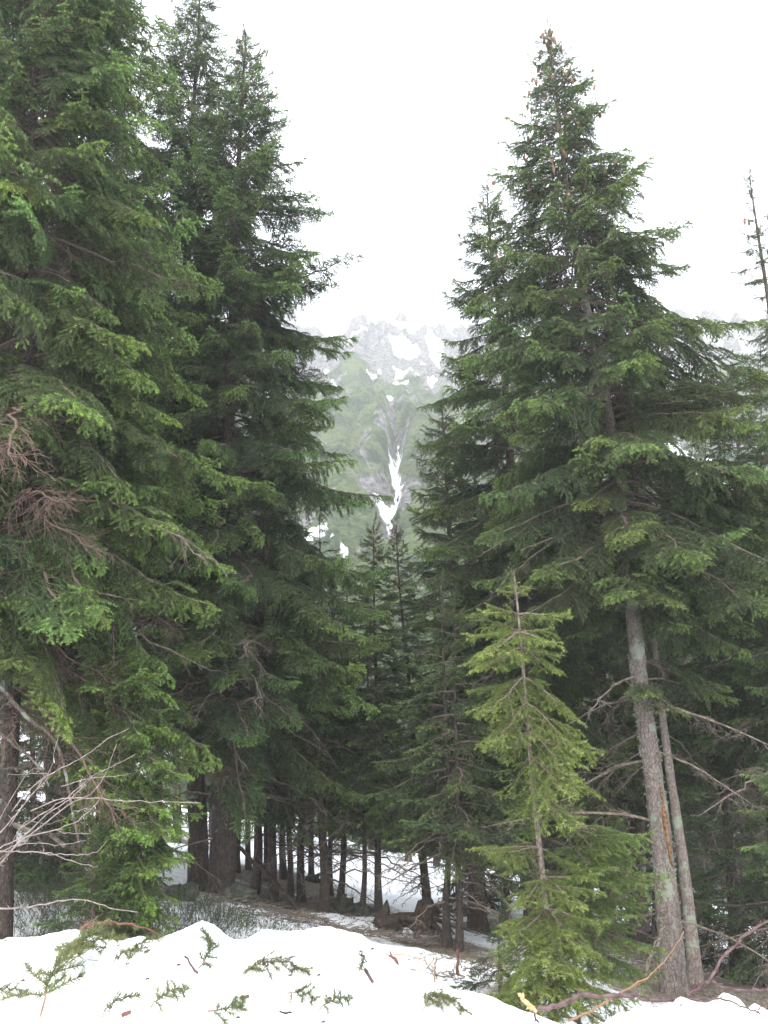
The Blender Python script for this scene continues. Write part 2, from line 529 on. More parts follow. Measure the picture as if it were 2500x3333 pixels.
PROTO = {
    'near': [bough_mesh('bough_mesh', L, 100 + i, droop=dr, side=sd, up=u)
             for i, (L, dr, sd, u) in enumerate([(.55, .12, .34, .12), (.6, .16, .34, .05), (.95, .15, .34, .05), (1.0, .22, .32, 0), (1.0, .17, .36, .08),
                                                (1.5, .20, .33, 0), (1.5, .26, .31, 0), (1.55, .16, .35, .05), (2.2, .24, .32, 0), (2.2, .30, .30, 0.04), (2.3, .20, .33, .02)])],
    'far': [bough_mesh('far_bough_mesh', L, 200 + i, far=True, droop=dr)
            for i, (L, dr) in enumerate([(.6, .12), (.65, .18), (1.1, .2), (1.15, .26), (1.7, .22), (1.75, .28), (2.3, .25)])],
    'young': [bough_mesh('young_bough_mesh', L, 300 + i, young=True, droop=dr, side=sd)
              for i, (L, dr, sd) in enumerate([(.3, .05, .42), (.5, .06, .42), (.55, .12, .40), (.85, .12, .38), (.9, .20, .38)])],
    'dead': [dead_mesh('dead_branch_mesh', L, 400 + i, M_deadtwig, 1.0, dr) for i, (L, dr) in enumerate([(.7, .05), (.8, .12), (1.4, .08), (1.5, .14), (2.1, .1)])],
    'red': [dead_mesh('brown_branch_mesh', L, 500 + i, M_redtwig, 1.9, .22, .4) for i, L in enumerate([.8, 1.3, 1.7])],
}
print('proto tris', {k: sum(len(m.polygons) for m in v) for k, v in PROTO.items()})

def cone_mesh():
    s = Soup(); rng = np.random.default_rng(5)
    n = 11; t = np.linspace(0, 1, n)
    z = -t * .13; r = .019 * np.sin(np.clip(t * .92 + .08, 0, 1) * math.pi) ** .6 + .002
    tube(s, np.stack([0 * t, 0 * t, z], 1), r, 8, 0)
    for i in range(60):                      # scales
        k = i / 60; a = i * 2.39996; zz = -.006 - k * .118
        rr = .019 * math.sin(min(1, k * .92 + .08) * math.pi) ** .6 + .003
        c, q = math.cos(a), math.sin(a)
        p = np.array([c * rr, q * rr, zz]); tn = np.array([-q, c, 0]) * .007
        o = np.array([c * .0045, q * .0045, -.011])
        s.add([p - tn, p + tn, p + o], [(0, 1, 2)], 0)
    return s.mesh('cone_mesh', [M_cone])
CONE = cone_mesh()

# ------------------------------------------------------------------ trees
def trunk_mesh(pts, r0, r1, seed, mat, sides=14, flare=.5, taper=.9):
    rng = np.random.default_rng(seed)
    P = np.array([tuple(p) for p in pts], float)
    n = max(18, int((P[-1][2] - P[0][2]) / .22))
    # smooth resample by height
    zs = np.linspace(0, 1, n) ** 1.25
    zz = P[0][2] + (P[-1][2] - P[0][2]) * zs
    X = np.interp(zz, P[:, 2], P[:, 0]); Y = np.interp(zz, P[:, 2], P[:, 1])
    for _ in range(3):
        X[1:-1] = (X[:-2] + 2 * X[1:-1] + X[2:]) / 4; Y[1:-1] = (Y[:-2] + 2 * Y[1:-1] + Y[2:]) / 4
    X += .02 * np.sin(zz * 1.3 + seed) * (zs * (1 - zs)) * 4
    rad = r0 + (r1 - r0) * ((zz - zz[0]) / (zz[-1] - zz[0])) ** taper
    rad += r0 * flare * np.exp(-(zz - zz[0]) / .22)
    ang = np.arange(sides) * 2 * math.pi / sides
    lob = 1 + .12 * np.cos(ang * 3 + seed)[None] * np.exp(-(zz - zz[0]) / .35)[:, None] * 2 + .05 * rng.normal(size=(n, sides))
    V = np.stack([X[:, None] + np.cos(ang)[None] * rad[:, None] * lob, Y[:, None] + np.sin(ang)[None] * rad[:, None] * lob,
                  np.repeat(zz[:, None], sides, 1)], 2).reshape(-1, 3)
    q = []
    for i in range(n - 1):
        for k in range(sides):
            k2 = (k + 1) % sides
            q.append((i * sides + k, i * sides + k2, (i + 1) * sides + k2, (i + 1) * sides + k))
    base = P[0].copy()
    me = mesh_np('trunk_mesh', V - base, None, [mat], quads=q, smooth=True)
    path = lambda z: (np.interp(z, zz, X), np.interp(z, zz, Y), np.interp(z, zz, rad))
    return me, path, base

def pick(kind, L, rng):
    c = PROTO[kind]
    best = sorted(c, key=lambda m: abs(math.log(m['L'] / L)) + rng.random() * .35)[0]
    return best, L / best['L']

N_OBJ = [0]; DBG = []
def build_tree(label, pts, d=None, w=60, prof=None, Rm=None, taper=.9, cone_s=.7, whorls=None, crown=(.3, 1.0), gap=.17, kind='near', bark=None, tint=(1, 1, 1),
               seed=1, asym=(1, 1), group='spruces of the mountain forest', dead=10, deadL=1.2, cones=0, name='spruce_tree', cat='tree',
               pitch=(38, -14), spire=1.0, red=0, front=1.0, base_y=None, leader=True, flare=.5, jitter=.25, az_skip=None, zlo=None):
    """pts: trunk points base..top in photo coordinates, all at horizontal distance d (or base found on the ground);
       prof: [(py, half width left, half width right)] of the crown in photo pixels"""
    rng = np.random.default_rng(seed * 13 + 5)
    if d is None:
        b = hit(*pts[0], ground_h, 5.0, 60)
        d = b.y
    W = [at(px, py, d) for px, py in pts]
    gz = float(ground_h(W[0].x, d))
    dz = W[1] - W[0]
    if W[0].z > gz:                       # carry the trunk down to the ground
        k = (gz - W[0].z) / min(-.2, -abs(dz.z))
        W = [W[0] - dz * ((W[0].z - gz) / max(dz.z, .2))] + W
    W[0].z = min(W[0].z, gz) - .12
    DBG.append((label[:50], round(d, 1), len(W)))
    depth0 = d * cp + (W[0].z - CAM_Z) * sp_
    r0 = w * .5 * depth0 / F
    me, path, base = trunk_mesh(W, r0 * .92, max(.006, r0 * .05), seed, bark or M_bark_b, flare=flare, taper=taper)
    t = empty(name, base)
    tag(t, label, cat, group)
    link('trunk', me, t)
    z0, z1 = W[0].z, W[-1].z
    zc0 = z0 + (z1 - z0) * crown[0]
    if zlo is not None: zc0 = at(pts[0][0], zlo, d).z
    crown_e = empty('crown', (0, 0, 0), t)
    if prof:
        pz = []; pl = []; pr = []
        for py, hl, hr in prof:
            p = at(1250, py, d); dep = d * cp + (p.z - CAM_Z) * sp_
            pz.append(p.z); pl.append(hl * dep / F); pr.append(hr * dep / F)
        o = np.argsort(pz); pz = np.array(pz)[o]; pl = np.array(pl)[o]; pr = np.array(pr)[o]
    def radius(z, az):
        u = max(0.0, (z1 - z) / (z1 - zc0))
        if prof:
            a, b = np.interp(z, pz, pl), np.interp(z, pz, pr)
        else:
            q = Rm * min(1, u ** .75 * 1.08) * (1 - .25 * max(0, u - .8) / .2)
            a, b = q * asym[0], q * asym[1]
        c = math.cos(az); m = (a + b) / 2
        r = a + (b - a) * (.5 + .5 * c)
        return r * (front if math.sin(az) < -.3 else 1.0)
    z = zc0; az = rng.random() * 6.28; nb = 0; tips = []
    if whorls:
        if kind == 'young': z = z1
        for (wpy, spec) in whorls:
            for (tx, ty, dep) in spec:
                wz = at(pts[0][0], wpy, d).z; bx, by, br = path(wz)
                tp_ = at(tx, ty, d + dep); v_ = np.array([tp_.x - bx, tp_.y - by, tp_.z - wz]); Lb = float(np.linalg.norm(v_))
                a_ = math.atan2(v_[1], v_[0]); pt_ = math.asin(v_[2] / Lb) + .18
                me_b, sc = pick(kind, Lb, rng)
                o = bpy.data.objects.new('bough', me_b); COL.objects.link(o); o.parent = crown_e
                o.location = (bx - base[0], by - base[1], wz - base[2]); o.rotation_euler = (rng.normal() * .2, -pt_, a_)
                o.scale = (sc * 1.03, sc * rng.uniform(.9, 1.2), sc * rng.uniform(.9, 1.2)); v = rng.uniform(.85, 1.2)
                o.color = (tint[0] * v, tint[1] * v, tint[2] * v, 1); nb += 1
                tips.append((o, Lb, a_, pt_, .9))
    while z < z1 - .06:
        u = max(0.0, (z1 - z) / (z1 - zc0))
        g = gap * (.66 + .46 * min(1, u * 1.6))
        z += g * rng.uniform(.75, 1.25) * .42
        az += 2.39996 + rng.normal() * .3
        rr = radius(z, az) * rng.uniform(1 - jitter, 1 + jitter * .8)
        rr = max(rr, .07)
        bx, by, br = path(min(z, z1))
        u = max(0.0, (z1 - z) / (z1 - zc0))
        pit = R(pitch[0] + (pitch[1] - pitch[0]) * min(1, u * 1.25) ** .6 + rng.normal() * 8)
        Lb = rr / max(.6, math.cos(pit))
        me_b, sc = pick(kind, Lb, rng)
        o = bpy.data.objects.new('bough', me_b)
        COL.objects.link(o); o.parent = crown_e
        o.location = (bx - base[0] + math.cos(az) * br * .4, by - base[1] + math.sin(az) * br * .4, min(z, z1) - base[2])
        o.rotation_euler = (rng.normal() * .28, -pit, az)
        o.scale = (sc, sc * rng.uniform(.85, 1.15), sc * rng.uniform(.9, 1.2))
        v = rng.uniform(.78, 1.25); h = rng.normal() * .06
        o.color = (tint[0] * v * (1 + h), tint[1] * v, tint[2] * v * (1 - h), 1)
        nb += 1
        tips.append((o, Lb, az, pit, u))
    # leader: three small upright boughs close the top
    bx, by, _ = path(z1)
    for k in range(4):
        me_b, sc = pick(kind, (.28 if kind != 'young' else .13) * spire, rng)
        o = bpy.data.objects.new('bough', me_b); COL.objects.link(o); o.parent = crown_e
        o.location = (bx - base[0], by - base[1], z1 - base[2] - (.10 if kind != 'young' else .06) * k - (.12 if kind == 'young' else .05))
        o.rotation_euler = (0, -R(82 - 13 * k), rng.random() * 6.28); o.scale = (sc, sc * .6, sc * .6)
        o.color = (*tint, 1); nb += 1
    # dead branches under the crown
    zt = zc0 + (z1 - zc0) * .12
    for k in range(dead + red):
        kd = 'dead' if k < dead else 'red'
        zz = z0 + .5 + (zt - z0 - .5) * (rng.random() ** .8)
        if kd == 'red': zz = zc0 + (z1 - zc0) * rng.uniform(-.06, .26)
        a = rng.random() * 6.28; bx, by, br = path(zz)
        Ld = deadL * rng.uniform(.45, 1.2)
        me_b, sc = pick(kd, Ld, rng)
        o = bpy.data.objects.new('dead_branch', me_b); COL.objects.link(o); o.parent = t
        o.location = (bx - base[0] + math.cos(a) * br * .6, by - base[1] + math.sin(a) * br * .6, zz - base[2])
        o.rotation_euler = (rng.normal() * .3, R(rng.uniform(-8, 22)), a); o.scale = (sc,) * 3
        nb += 1
    # cones hang from bough ends near the top
    if cones:
        cand = [x for x in tips if x[4] < .42 and x[1] < 3]
        for k in range(cones):
            o_b, Lb, a, pit, u = cand[int(rng.random() ** 1.4 * 0 + rng.integers(0, len(cand)))]
            if rng.random() < u: o_b, Lb, a, pit, u = cand[-1 - int(rng.integers(0, max(1, len(cand) // 3)))]
            f = Lb * rng.uniform(.55, .95)
            loc = Vector(o_b.location) + Vector((math.cos(a) * math.cos(pit) * f, math.sin(a) * math.cos(pit) * f, math.sin(pit) * f - .10 * f))
            c = bpy.data.objects.new('spruce_cone', CONE); COL.objects.link(c); c.parent = crown_e
            c.location = loc + Vector(rng.normal(size=3) * .03)
            c.rotation_euler = (rng.normal() * .2, rng.normal() * .2, rng.random() * 6); c.scale = (cone_s * rng.uniform(.85, 1.15),) * 3
    N_OBJ[0] += nb
    return t, path, base


# ------------------------------------------------------------------ near ground, bank, mountain
TREE_BASES = []
def near_ground():
    xs = np.concatenate([np.linspace(-70, -16, 40), np.linspace(-15.8, 15.8, 240), np.linspace(16, 70, 40)])
    ys = np.concatenate([np.linspace(-40, 1, 22), np.linspace(1.2, 32, 260), np.linspace(32.4, 80, 70)])
    X, Y = np.meshgrid(xs, ys)
    Z = ground_h(X, Y)
    lit = fbm(X, Y, 3.0, 5, 77) * 1.0 - .20
    for (bx, by, s) in TREE_BASES:
        lit += .42 * np.exp(-((X - bx) ** 2 + (Y - by) ** 2) / (s * s))
    Z = Z + .05 * sstep(.2, -.2, lit)              # snow lies thicker where there is no litter
    nx, ny = len(xs), len(ys)
    i = np.arange(ny - 1)[:, None] * nx + np.arange(nx - 1)[None]
    q = np.stack([i, i + 1, i + nx + 1, i + nx], -1).reshape(-1, 4)
    m, nt, out = newmat('forest_snow'); L = nt.links
    a = N(nt, 'ShaderNodeAttribute', attribute_name='litter'); tc = N(nt, 'ShaderNodeTexCoord')
    n1 = N(nt, 'ShaderNodeTexNoise'); n1.inputs['Scale'].default_value = 3.5; n1.inputs['Detail'].default_value = 9; n1.inputs['Roughness'].default_value = .72
    n2 = N(nt, 'ShaderNodeTexNoise'); n2.inputs['Scale'].default_value = 34; n2.inputs['Detail'].default_value = 5; n2.inputs['Roughness'].default_value = .7
    n3 = N(nt, 'ShaderNodeTexNoise'); n3.inputs['Scale'].default_value = 11; n3.inputs['Detail'].default_value = 3
    for x in (n1, n2, n3): L.new(tc.outputs['Object'], x.inputs['Vector'])
    s1 = N(nt, 'ShaderNodeMath', operation='MULTIPLY_ADD'); s1.inputs[1].default_value = 1.3; L.new(n1.outputs['Fac'], s1.inputs[0]); L.new(a.outputs['Fac'], s1.inputs[2])
    s2 = N(nt, 'ShaderNodeMath', operation='MULTIPLY_ADD'); s2.inputs[1].default_value = .9; L.new(n2.outputs['Fac'], s2.inputs[0]); L.new(s1.outputs[0], s2.inputs[2])
    rr = ramp(nt, [(0.0, (0, 0, 0)), (1.0, (1, 1, 1))])
    mr = N(nt, 'ShaderNodeMapRange'); mr.inputs['From Min'].default_value = 1.22; mr.inputs['From Max'].default_value = 1.5
    L.new(s2.outputs[0], mr.inputs['Value'])
    rl = ramp(nt, [(0.35, (.055, .043, .032)), (.5, (.13, .105, .08)), (0.64, (.30, .26, .22))]); L.new(n2.outputs['Fac'], rl.inputs[0])
    rs = ramp(nt, [(0.3, (.62, .63, .65)), (.6, (.80, .82, .84))]); L.new(n3.outputs['Fac'], rs.inputs[0])
    mx = N(nt, 'ShaderNodeMix', data_type='RGBA')
    L.new(mr.outputs[0], mx.inputs[0]); L.new(rs.outputs[0], mx.inputs[6]); L.new(rl.outputs[0], mx.inputs[7])
    p = N(nt, 'ShaderNodeBsdfPrincipled'); p.inputs['Roughness'].default_value = .7; p.inputs['Specular IOR Level'].default_value = .2
    L.new(mx.outputs[2], p.inputs['Base Color'])
    b = N(nt, 'ShaderNodeBump'); b.inputs['Strength'].default_value = .8; b.inputs['Distance'].default_value = .05
    L.new(s2.outputs[0], b.inputs['Height']); L.new(b.outputs[0], p.inputs['Normal'])
    L.new(p.outputs[0], out.inputs['Surface'])
    me = mesh_np('ground_mesh', np.stack([X, Y, Z], -1).reshape(-1, 3), None, [m], quads=q, smooth=True, attrs={'litter': lit.ravel()})
    o = link('ground', me)
    tag(o, 'snow covered forest floor with patches of brown needle litter', kind='structure')

def snow_bank():
    xs = np.concatenate([np.linspace(-9, -2.6, 50), np.linspace(-2.57, 2.57, 300), np.linspace(2.6, 9, 50)])
    ys = np.linspace(1.2, 8.2, 330)
    X, Y = np.meshgrid(xs, ys); Z = bank_h(X, Y)
    Z = np.maximum(Z, ground_h(X, Y) - .12)
    nx, ny = len(xs), len(ys)
    i = np.arange(ny - 1)[:, None] * nx + np.arange(nx - 1)[None]
    q = np.stack([i, i + 1, i + nx + 1, i + nx], -1).reshape(-1, 4)
    m, nt, out = newmat('ploughed_snow'); L = nt.links
    tc = N(nt, 'ShaderNodeTexCoord')
    n2 = N(nt, 'ShaderNodeTexNoise'); n2.inputs['Scale'].default_value = 60; n2.inputs['Detail'].default_value = 5
    n3 = N(nt, 'ShaderNodeTexNoise'); n3.inputs['Scale'].default_value = 5; n3.inputs['Detail'].default_value = 6
    L.new(tc.outputs['Object'], n2.inputs['Vector']); L.new(tc.outputs['Object'], n3.inputs['Vector'])
    rs = ramp(nt, [(0.34, (.50, .50, .51)), (.43, (.76, .77, .78)), (.6, (.84, .845, .85))]); L.new(n3.outputs['Fac'], rs.inputs[0])
    p = N(nt, 'ShaderNodeBsdfPrincipled'); p.inputs['Roughness'].default_value = .6; p.inputs['Specular IOR Level'].default_value = .3
    L.new(rs.outputs[0], p.inputs['Base Color'])
    b = N(nt, 'ShaderNodeBump'); b.inputs['Strength'].default_value = .5; b.inputs['Distance'].default_value = .01
    L.new(n2.outputs['Fac'], b.inputs['Height']); L.new(b.outputs[0], p.inputs['Normal'])
    L.new(p.outputs[0], out.inputs['Surface'])
    me = mesh_np('snow_bank_mesh', np.stack([X, Y, Z], -1).reshape(-1, 3), None, [m], quads=q, smooth=True)
    tag(link('snow_bank', me), 'ploughed bank of white snow along the roadside, littered with spruce twigs', kind='structure')

# mountain -----------------------------------------------------------
MS = 0.28                        # metres per unit of the slope plan below
MY = np.array([75, 160, 230, 290, 350, 450, 600, 800, 1000, 1060, 1500])
MZ = np.array([-22, -20, 10, 50, 86, 150, 256, 404, 574, 600, 420.])
def mount0(x, y):
    x = np.asarray(x, float); y = np.asarray(y, float)
    # the two side ridges come nearer to the viewer than the central bowl
    z = np.interp(y - 24 * fbm(x, y, 160, 2, 51) + .00022 * (x + 20) ** 2 * 0, MY, MZ)
    return z
_fx = {}
def mhit(px, py): return hit(px, py, mount0, 120, 1060, 3000)
RAV = [mhit(*p) for p in [(1225, 1770), (1262, 1700), (1255, 1660), (1290, 1620), (1288, 1560), (1282, 1540), (1290, 1500), (1300, 1470), (1282, 1432),
                          (1278, 1390), (1292, 1340), (1270, 1310), (1262, 1275), (1290, 1220), (1340, 1160), (1400, 1150), (1420, 1090)]]
_rx = np.array([p.x for p in RAV]); _ry = np.array([p.y for p in RAV])
def seg_dist(X, Y, px, py):
    best = np.full(X.shape, 1e9)
    for i in range(len(px) - 1):
        ax, ay, bx, by = px[i], py[i], px[i + 1], py[i + 1]
        dx, dy = bx - ax, by - ay
        t = np.clip(((X - ax) * dx + (Y - ay) * dy) / (dx * dx + dy * dy + 1e-9), 0, 1)
        best = np.minimum(best, np.hypot(X - ax - t * dx, Y - ay - t * dy))
    return best
def blob(X, Y, poly):
    """inside test for a polygon given in photo points laid on the slope, as a signed measure from segments"""
    P = [mhit(*p) for p in poly]; n = len(P)
    inside = np.zeros(X.shape, bool)
    for i in range(n):
        a, b = P[i], P[(i + 1) % n]
        c = ((a.y > Y) != (b.y > Y)) & (X < (b.x - a.x) * (Y - a.y) / (b.y - a.y + 1e-12) + a.x)
        inside ^= c
    return inside
def mountain():
    xs = np.concatenate([np.linspace(-900, -190, 110), np.linspace(-186, -82, 40), np.arange(-80, 90, .8), np.linspace(92, 250, 60), np.linspace(254, 620, 150), np.linspace(626, 1000, 40)])
    ys = np.concatenate([np.linspace(75, 240, 60), np.arange(242, 700, 1.25), np.arange(700, 1100, 2.2), np.linspace(1105, 1500, 30)])
    X, Y = np.meshgrid(xs, ys)
    wx = fbm(X, Y, 14, 3, 61) * 9; wy = fbm(X, Y, 14, 3, 62) * 14
    Xw, Yw = X + wx * .12 + fbm(X, Y, 5, 3, 63) * 3.5, Y + wy * .15 + fbm(X, Y, 7, 3, 64) * 5
    rd = seg_dist(X + wx * .8, Y + wy * .6, _rx, _ry)
    Z = mount0(X, Y)
    up = sstep(540, 760, Y + fbm(X, Y, 120, 3, 71) * 130)           # 0 green slopes, 1 bare rock
    # big spurs and gullies
    Z += fbm(X * 1.6, Y * .55, 120, 3, 53) * 46 * sstep(220, 420, Y)
    gul = np.abs(fbm(X * 1.9, Y * .5, 60, 4, 55))
    Z += (gul - .12) * (24 + 26 * up) * sstep(220, 400, Y)
    rid = 1 - 2 * np.abs(fbm(X * 1.5, Y * .8, 26, 4, 57))
    Z += rid * 5 * up + (1 - 2 * np.abs(fbm(X, Y, 9, 3, 59))) * (1.2 + 3.0 * up)
    wid = np.interp(Y, [240, 350, 460, 560, 800], [5, 6.5, 6.5, 6.5, 24])
    rav = np.exp(-(rd / wid) ** 2)
    Z0 = mount0(X, Y)
    Z = Z * (1 - rav) + (Z0 - 2) * rav
    Z -= rav * 5 * (1 - .5 * up)
    # jagged summit line
    crest = 900 + fbm(X, Y * 0, 150, 5, 81, .42) * 190
    Z = np.where(Y > crest, Z - (Y - crest) * 1.5, Z)
    # masks
    rn = fbm(X, Y, 22, 5, 91) + fbm(X, Y, 5, 3, 92) * .4
    rock = np.maximum(sstep(wid * .62, wid * .42, rd + rn * 9) * (Y < 640), sstep(.55, .75, up + rn * .7))
    rock = np.maximum(rock, sstep(.40, .46, rn * 1.15 + .3 * up + .04))
    snow = np.zeros(X.shape)
    for (p0, p1, hw) in [(1562, 1476, 24), (1396, 1378, 15), (1664, 1624, 36), (1624, 1560, 5), (1476, 1418, 4), (1700, 1664, 5), (1284, 1272, 12)]:
        y0, y1 = mhit(1285, p0).y, mhit(1285, p1).y; m_ = (y0 + y1) / 2; h_ = (y1 - y0) / 2
        hwY = hw / F * Y * np.clip(1.35 - .8 * np.abs(Y - m_) / h_, .3, 1.1) * (1 + 1.1 * fbm(X, Y, 9, 3, int(hw) + 200))
        snow = np.maximum(snow, (rd < hwY) * (np.abs(Y - m_) < h_))
    for poly in [[(1384, 1100), (1392, 1080), (1412, 1080), (1445, 1110), (1440, 1140), (1428, 1178), (1410, 1174)],
                 [(1262, 1158), (1300, 1134), (1330, 1142), (1366, 1138), (1372, 1150), (1318, 1164), (1285, 1166)],
                 [(1130, 1124), (1150, 1112), (1194, 1104), (1192, 1112), (1140, 1128)],
                 [(1335, 1112), (1350, 1087), (1352, 1100), (1338, 1120)]]:
        snow = np.maximum(snow, blob(Xw, Yw, poly))
    sn = fbm(X * 1.2, Y * .6, 34, 5, 95)
    snow = np.maximum(snow, (up > .35) * (sn > .14 - .06 * up) * (gul < .16))
    snow = np.maximum(snow, ((Y < 345) & (X < -15) & (fbm(X, Y, 14, 4, 98) > .18)).astype(float))
    snow = np.maximum(snow, ((X > 200) & (Y < 700) & (fbm(X, Y, 30, 4, 99) > .33)).astype(float))
    bush = (1 - rock) * (1 - snow)
    Z += bush * (fbm(X, Y, 4.5, 3, 101) * 3.2 + np.abs(fbm(X, Y, 13, 3, 102)) * 7)
    Z += snow * 1.6
    nx, ny = len(xs), len(ys)
    i = np.arange(ny - 1)[:, None] * nx + np.arange(nx - 1)[None]
    q = np.stack([i, i + 1, i + nx + 1, i + nx], -1).reshape(-1, 4)
    m, nt, out = newmat('mountain_slope'); L = nt.links
    tc = N(nt, 'ShaderNodeTexCoord')
    ar = N(nt, 'ShaderNodeAttribute', attribute_name='rock'); asn = N(nt, 'ShaderNodeAttribute', attribute_name='snow')
    n1 = N(nt, 'ShaderNodeTexNoise'); n1.inputs['Scale'].default_value = .143; n1.inputs['Detail'].default_value = 8
    n2 = N(nt, 'ShaderNodeTexNoise'); n2.inputs['Scale'].default_value = 1.0; n2.inputs['Detail'].default_value = 8; n2.inputs['Roughness'].default_value = .7
    L.new(tc.outputs['Object'], n1.inputs['Vector']); L.new(tc.outputs['Object'], n2.inputs['Vector'])
    mixn = N(nt, 'ShaderNodeMath', operation='MULTIPLY_ADD'); mixn.inputs[1].default_value = 1.0; L.new(n2.outputs['Fac'], mixn.inputs[0]); L.new(n1.outputs['Fac'], mixn.inputs[2])
    g = ramp(nt, [(.42, (.012, .025, .009)), (.49, (.036, .058, .017)), (.55, (.075, .098, .030))]); hf_ = N(nt, 'ShaderNodeMath', operation='MULTIPLY'); hf_.inputs[1].default_value = .5; L.new(mixn.outputs[0], hf_.inputs[0]); L.new(hf_.outputs[0], g.inputs[0])
    rk = ramp(nt, [(.36, (.035, .034, .032)), (.47, (.095, .09, .088)), (.6, (.21, .20, .19))]); L.new(n2.outputs['Fac'], rk.inputs[0])
    m1 = N(nt, 'ShaderNodeMix', data_type='RGBA'); L.new(ar.outputs['Fac'], m1.inputs[0]); L.new(g.outputs[0], m1.inputs[6]); L.new(rk.outputs[0], m1.inputs[7])
    m2 = N(nt, 'ShaderNodeMix', data_type='RGBA'); m2.inputs[7].default_value = (.82, .83, .85, 1)
    L.new(asn.outputs['Fac'], m2.inputs[0]); L.new(m1.outputs[2], m2.inputs[6])
    p = N(nt, 'ShaderNodeBsdfPrincipled'); p.inputs['Roughness'].default_value = .9; p.inputs['Specular IOR Level'].default_value = .1
    L.new(m2.outputs[2], p.inputs['Base Color']); L.new(p.outputs[0], out.inputs['Surface'])
    b = N(nt, 'ShaderNodeBump'); b.inputs['Strength'].default_value = 1.0; b.inputs['Distance'].default_value = 1.0
    L.new(n2.outputs['Fac'], b.inputs['Height']); L.new(b.outputs[0], p.inputs['Normal'])
    me = mesh_np('mountain_mesh', (np.stack([X, Y, Z - CAM_Z], -1) * MS + np.array([0, 0, CAM_Z])).reshape(-1, 3), None, [m], quads=q, smooth=True,
                 attrs={'rock': rock.ravel(), 'snow': snow.ravel()})
    tag(link('mountain', me), 'steep mountainside of grey rock, green dwarf pine and old snow rising into the cloud', kind='structure')
    # the stream that falls through the ravine: strips of white water lying on the rock
    mw, nt, out = newmat('white_water')
    p = N(nt, 'ShaderNodeBsdfPrincipled'); p.inputs['Roughness'].default_value = .4
    no = N(nt, 'ShaderNodeTexNoise'); no.inputs['Scale'].default_value = .9; tc = N(nt, 'ShaderNodeTexCoord')
    nt.links.new(tc.outputs['Object'], no.inputs['Vector'])
    r = ramp(nt, [(.3, (.45, .5, .52)), (.55, (.85, .87, .88))]); nt.links.new(no.outputs['Fac'], r.inputs[0])
    nt.links.new(r.outputs[0], p.inputs['Base Color']); nt.links.new(p.outputs[0], out.inputs['Surface'])
    def zat(x, y):
        ix = np.clip(np.searchsorted(xs, x) - 1, 0, nx - 2); iy = np.clip(np.searchsorted(ys, y) - 1, 0, ny - 2)
        return float(Z[iy:iy + 2, ix:ix + 2].max())
    for lab, path, w in [('thin white waterfall dropping beside the rock wall above the large snowfield', [(1276, 1420), (1280, 1436), (1290, 1448), (1296, 1460), (1308, 1476)], 2.6),
                         ('second strand of the waterfall, left of the drop above the large snowfield', [(1284, 1440), (1287, 1452), (1293, 1464), (1296, 1477)], 1.8),
                         ('white stream tumbling below the large snowfield into the ravine', [(1286, 1556), (1290, 1572), (1293, 1590), (1289, 1604), (1291, 1622)], 2.4),
                         ('lowest white stream running out under the ravine snow patch', [(1262, 1660), (1268, 1676), (1272, 1690), (1270, 1700)], 2.0)]:
        W = [mhit(*p) for p in path]; pts = []
        for i in range(len(W) - 1):
            for k in range(6):
                pts.append(W[i].lerp(W[i + 1], k / 6))
        pts = [Vector(((p.x + .5 * math.sin(i * 1.3)) * MS, p.y * MS, (zat(p.x, p.y) + .25 - CAM_Z) * MS + CAM_Z)) for i, p in enumerate(pts)]
        s = Soup(); tube(s, pts, [MS * w * .32 * (.7 + .4 * math.sin(i * .7) ** 2) for i in range(len(pts))], 8)
        o = link('waterfall', s.mesh('waterfall_mesh', [mw], True)); tag(o, lab, 'waterfall', 'strands of the mountain stream')

# ------------------------------------------------------------------ the trees
TG = 'spruces of the mountain forest'
def T(*a, **k):
    r = build_tree(*a, **k)
    b = r[2]; TREE_BASES.append((b[0], b[1], .55 + k.get('w', 60) / 160))
    return r

# right: the big lichen-grey spruce
M_bark_y = bark_mat('young_bark', (.10, .078, .062), (.19, .155, .125), (.20, .20, .16), .6)
WHM = [(1830, [(1940, 1955, -.8), (2050, 1965, -1.2), (2105, 1925, -.9), (2200, 1980, -.8)]), (1960, [(2230, 2085, -.7), (2330, 2060, -.3), (1880, 2100, .2), (2420, 2130, .1), (2000, 2010, .5)]), (1900, [(2380, 2000, .4), (1850, 2020, .3), (2300, 1960, -.5), (2450, 2030, .3)]),
 (2220, [(2230, 2350, -.5), (2120, 2300, -.6)]), (2150, [(2400, 2300, .3), (2330, 2260, .6)])]
main_t = T('tall spruce with grey lichened trunk and orange resin scar, pointed crown hung with cones',
  [(2190, 3230), (2173, 2953), (2150, 2727), (2113, 2426), (2086, 2238), (2071, 2040), (2034, 1799), (1996, 1452), (1951, 1211), (1905, 965), (1875, 753), (1845, 620), (1820, 422), (1802, 210), (1776, 95)],
  d=9.0, w=98, prof=[(120, 10, 10), (220, 75, 85), (330, 90, 150), (450, 170, 210), (600, 220, 290), (760, 280, 400), (900, 340, 480), (1050, 380, 560), (1300, 430, 640), (1600, 470, 680), (1900, 440, 640), (2100, 330, 500)],
  zlo=1880, gap=.090, taper=.75, whorls=WHM, kind='near', bark=bark_mat('scarred_grey_bark', (.105, .085, .074), (.20, .165, .145), (.19, .205, .165), .555), tint=(1.1, 1.14, 1.02), seed=1, dead=17, deadL=1.7, cones=100, cone_s=.8, pitch=(42, -12), group=TG, front=.8, flare=.25)
T('slim pale trunked spruce pressed close behind the grey lichened spruce',
  [(2262, 3190), (2247, 3029), (2222, 2800), (2190, 2577), (2164, 2350), (2136, 2100), (2090, 1750), (2060, 1450)], d=9.9, w=50, Rm=.9, crown=(.62, 1), gap=.2, bark=M_bark_g, seed=2, dead=16, deadL=1.2, tint=(.8, .85, .8), flare=.2)
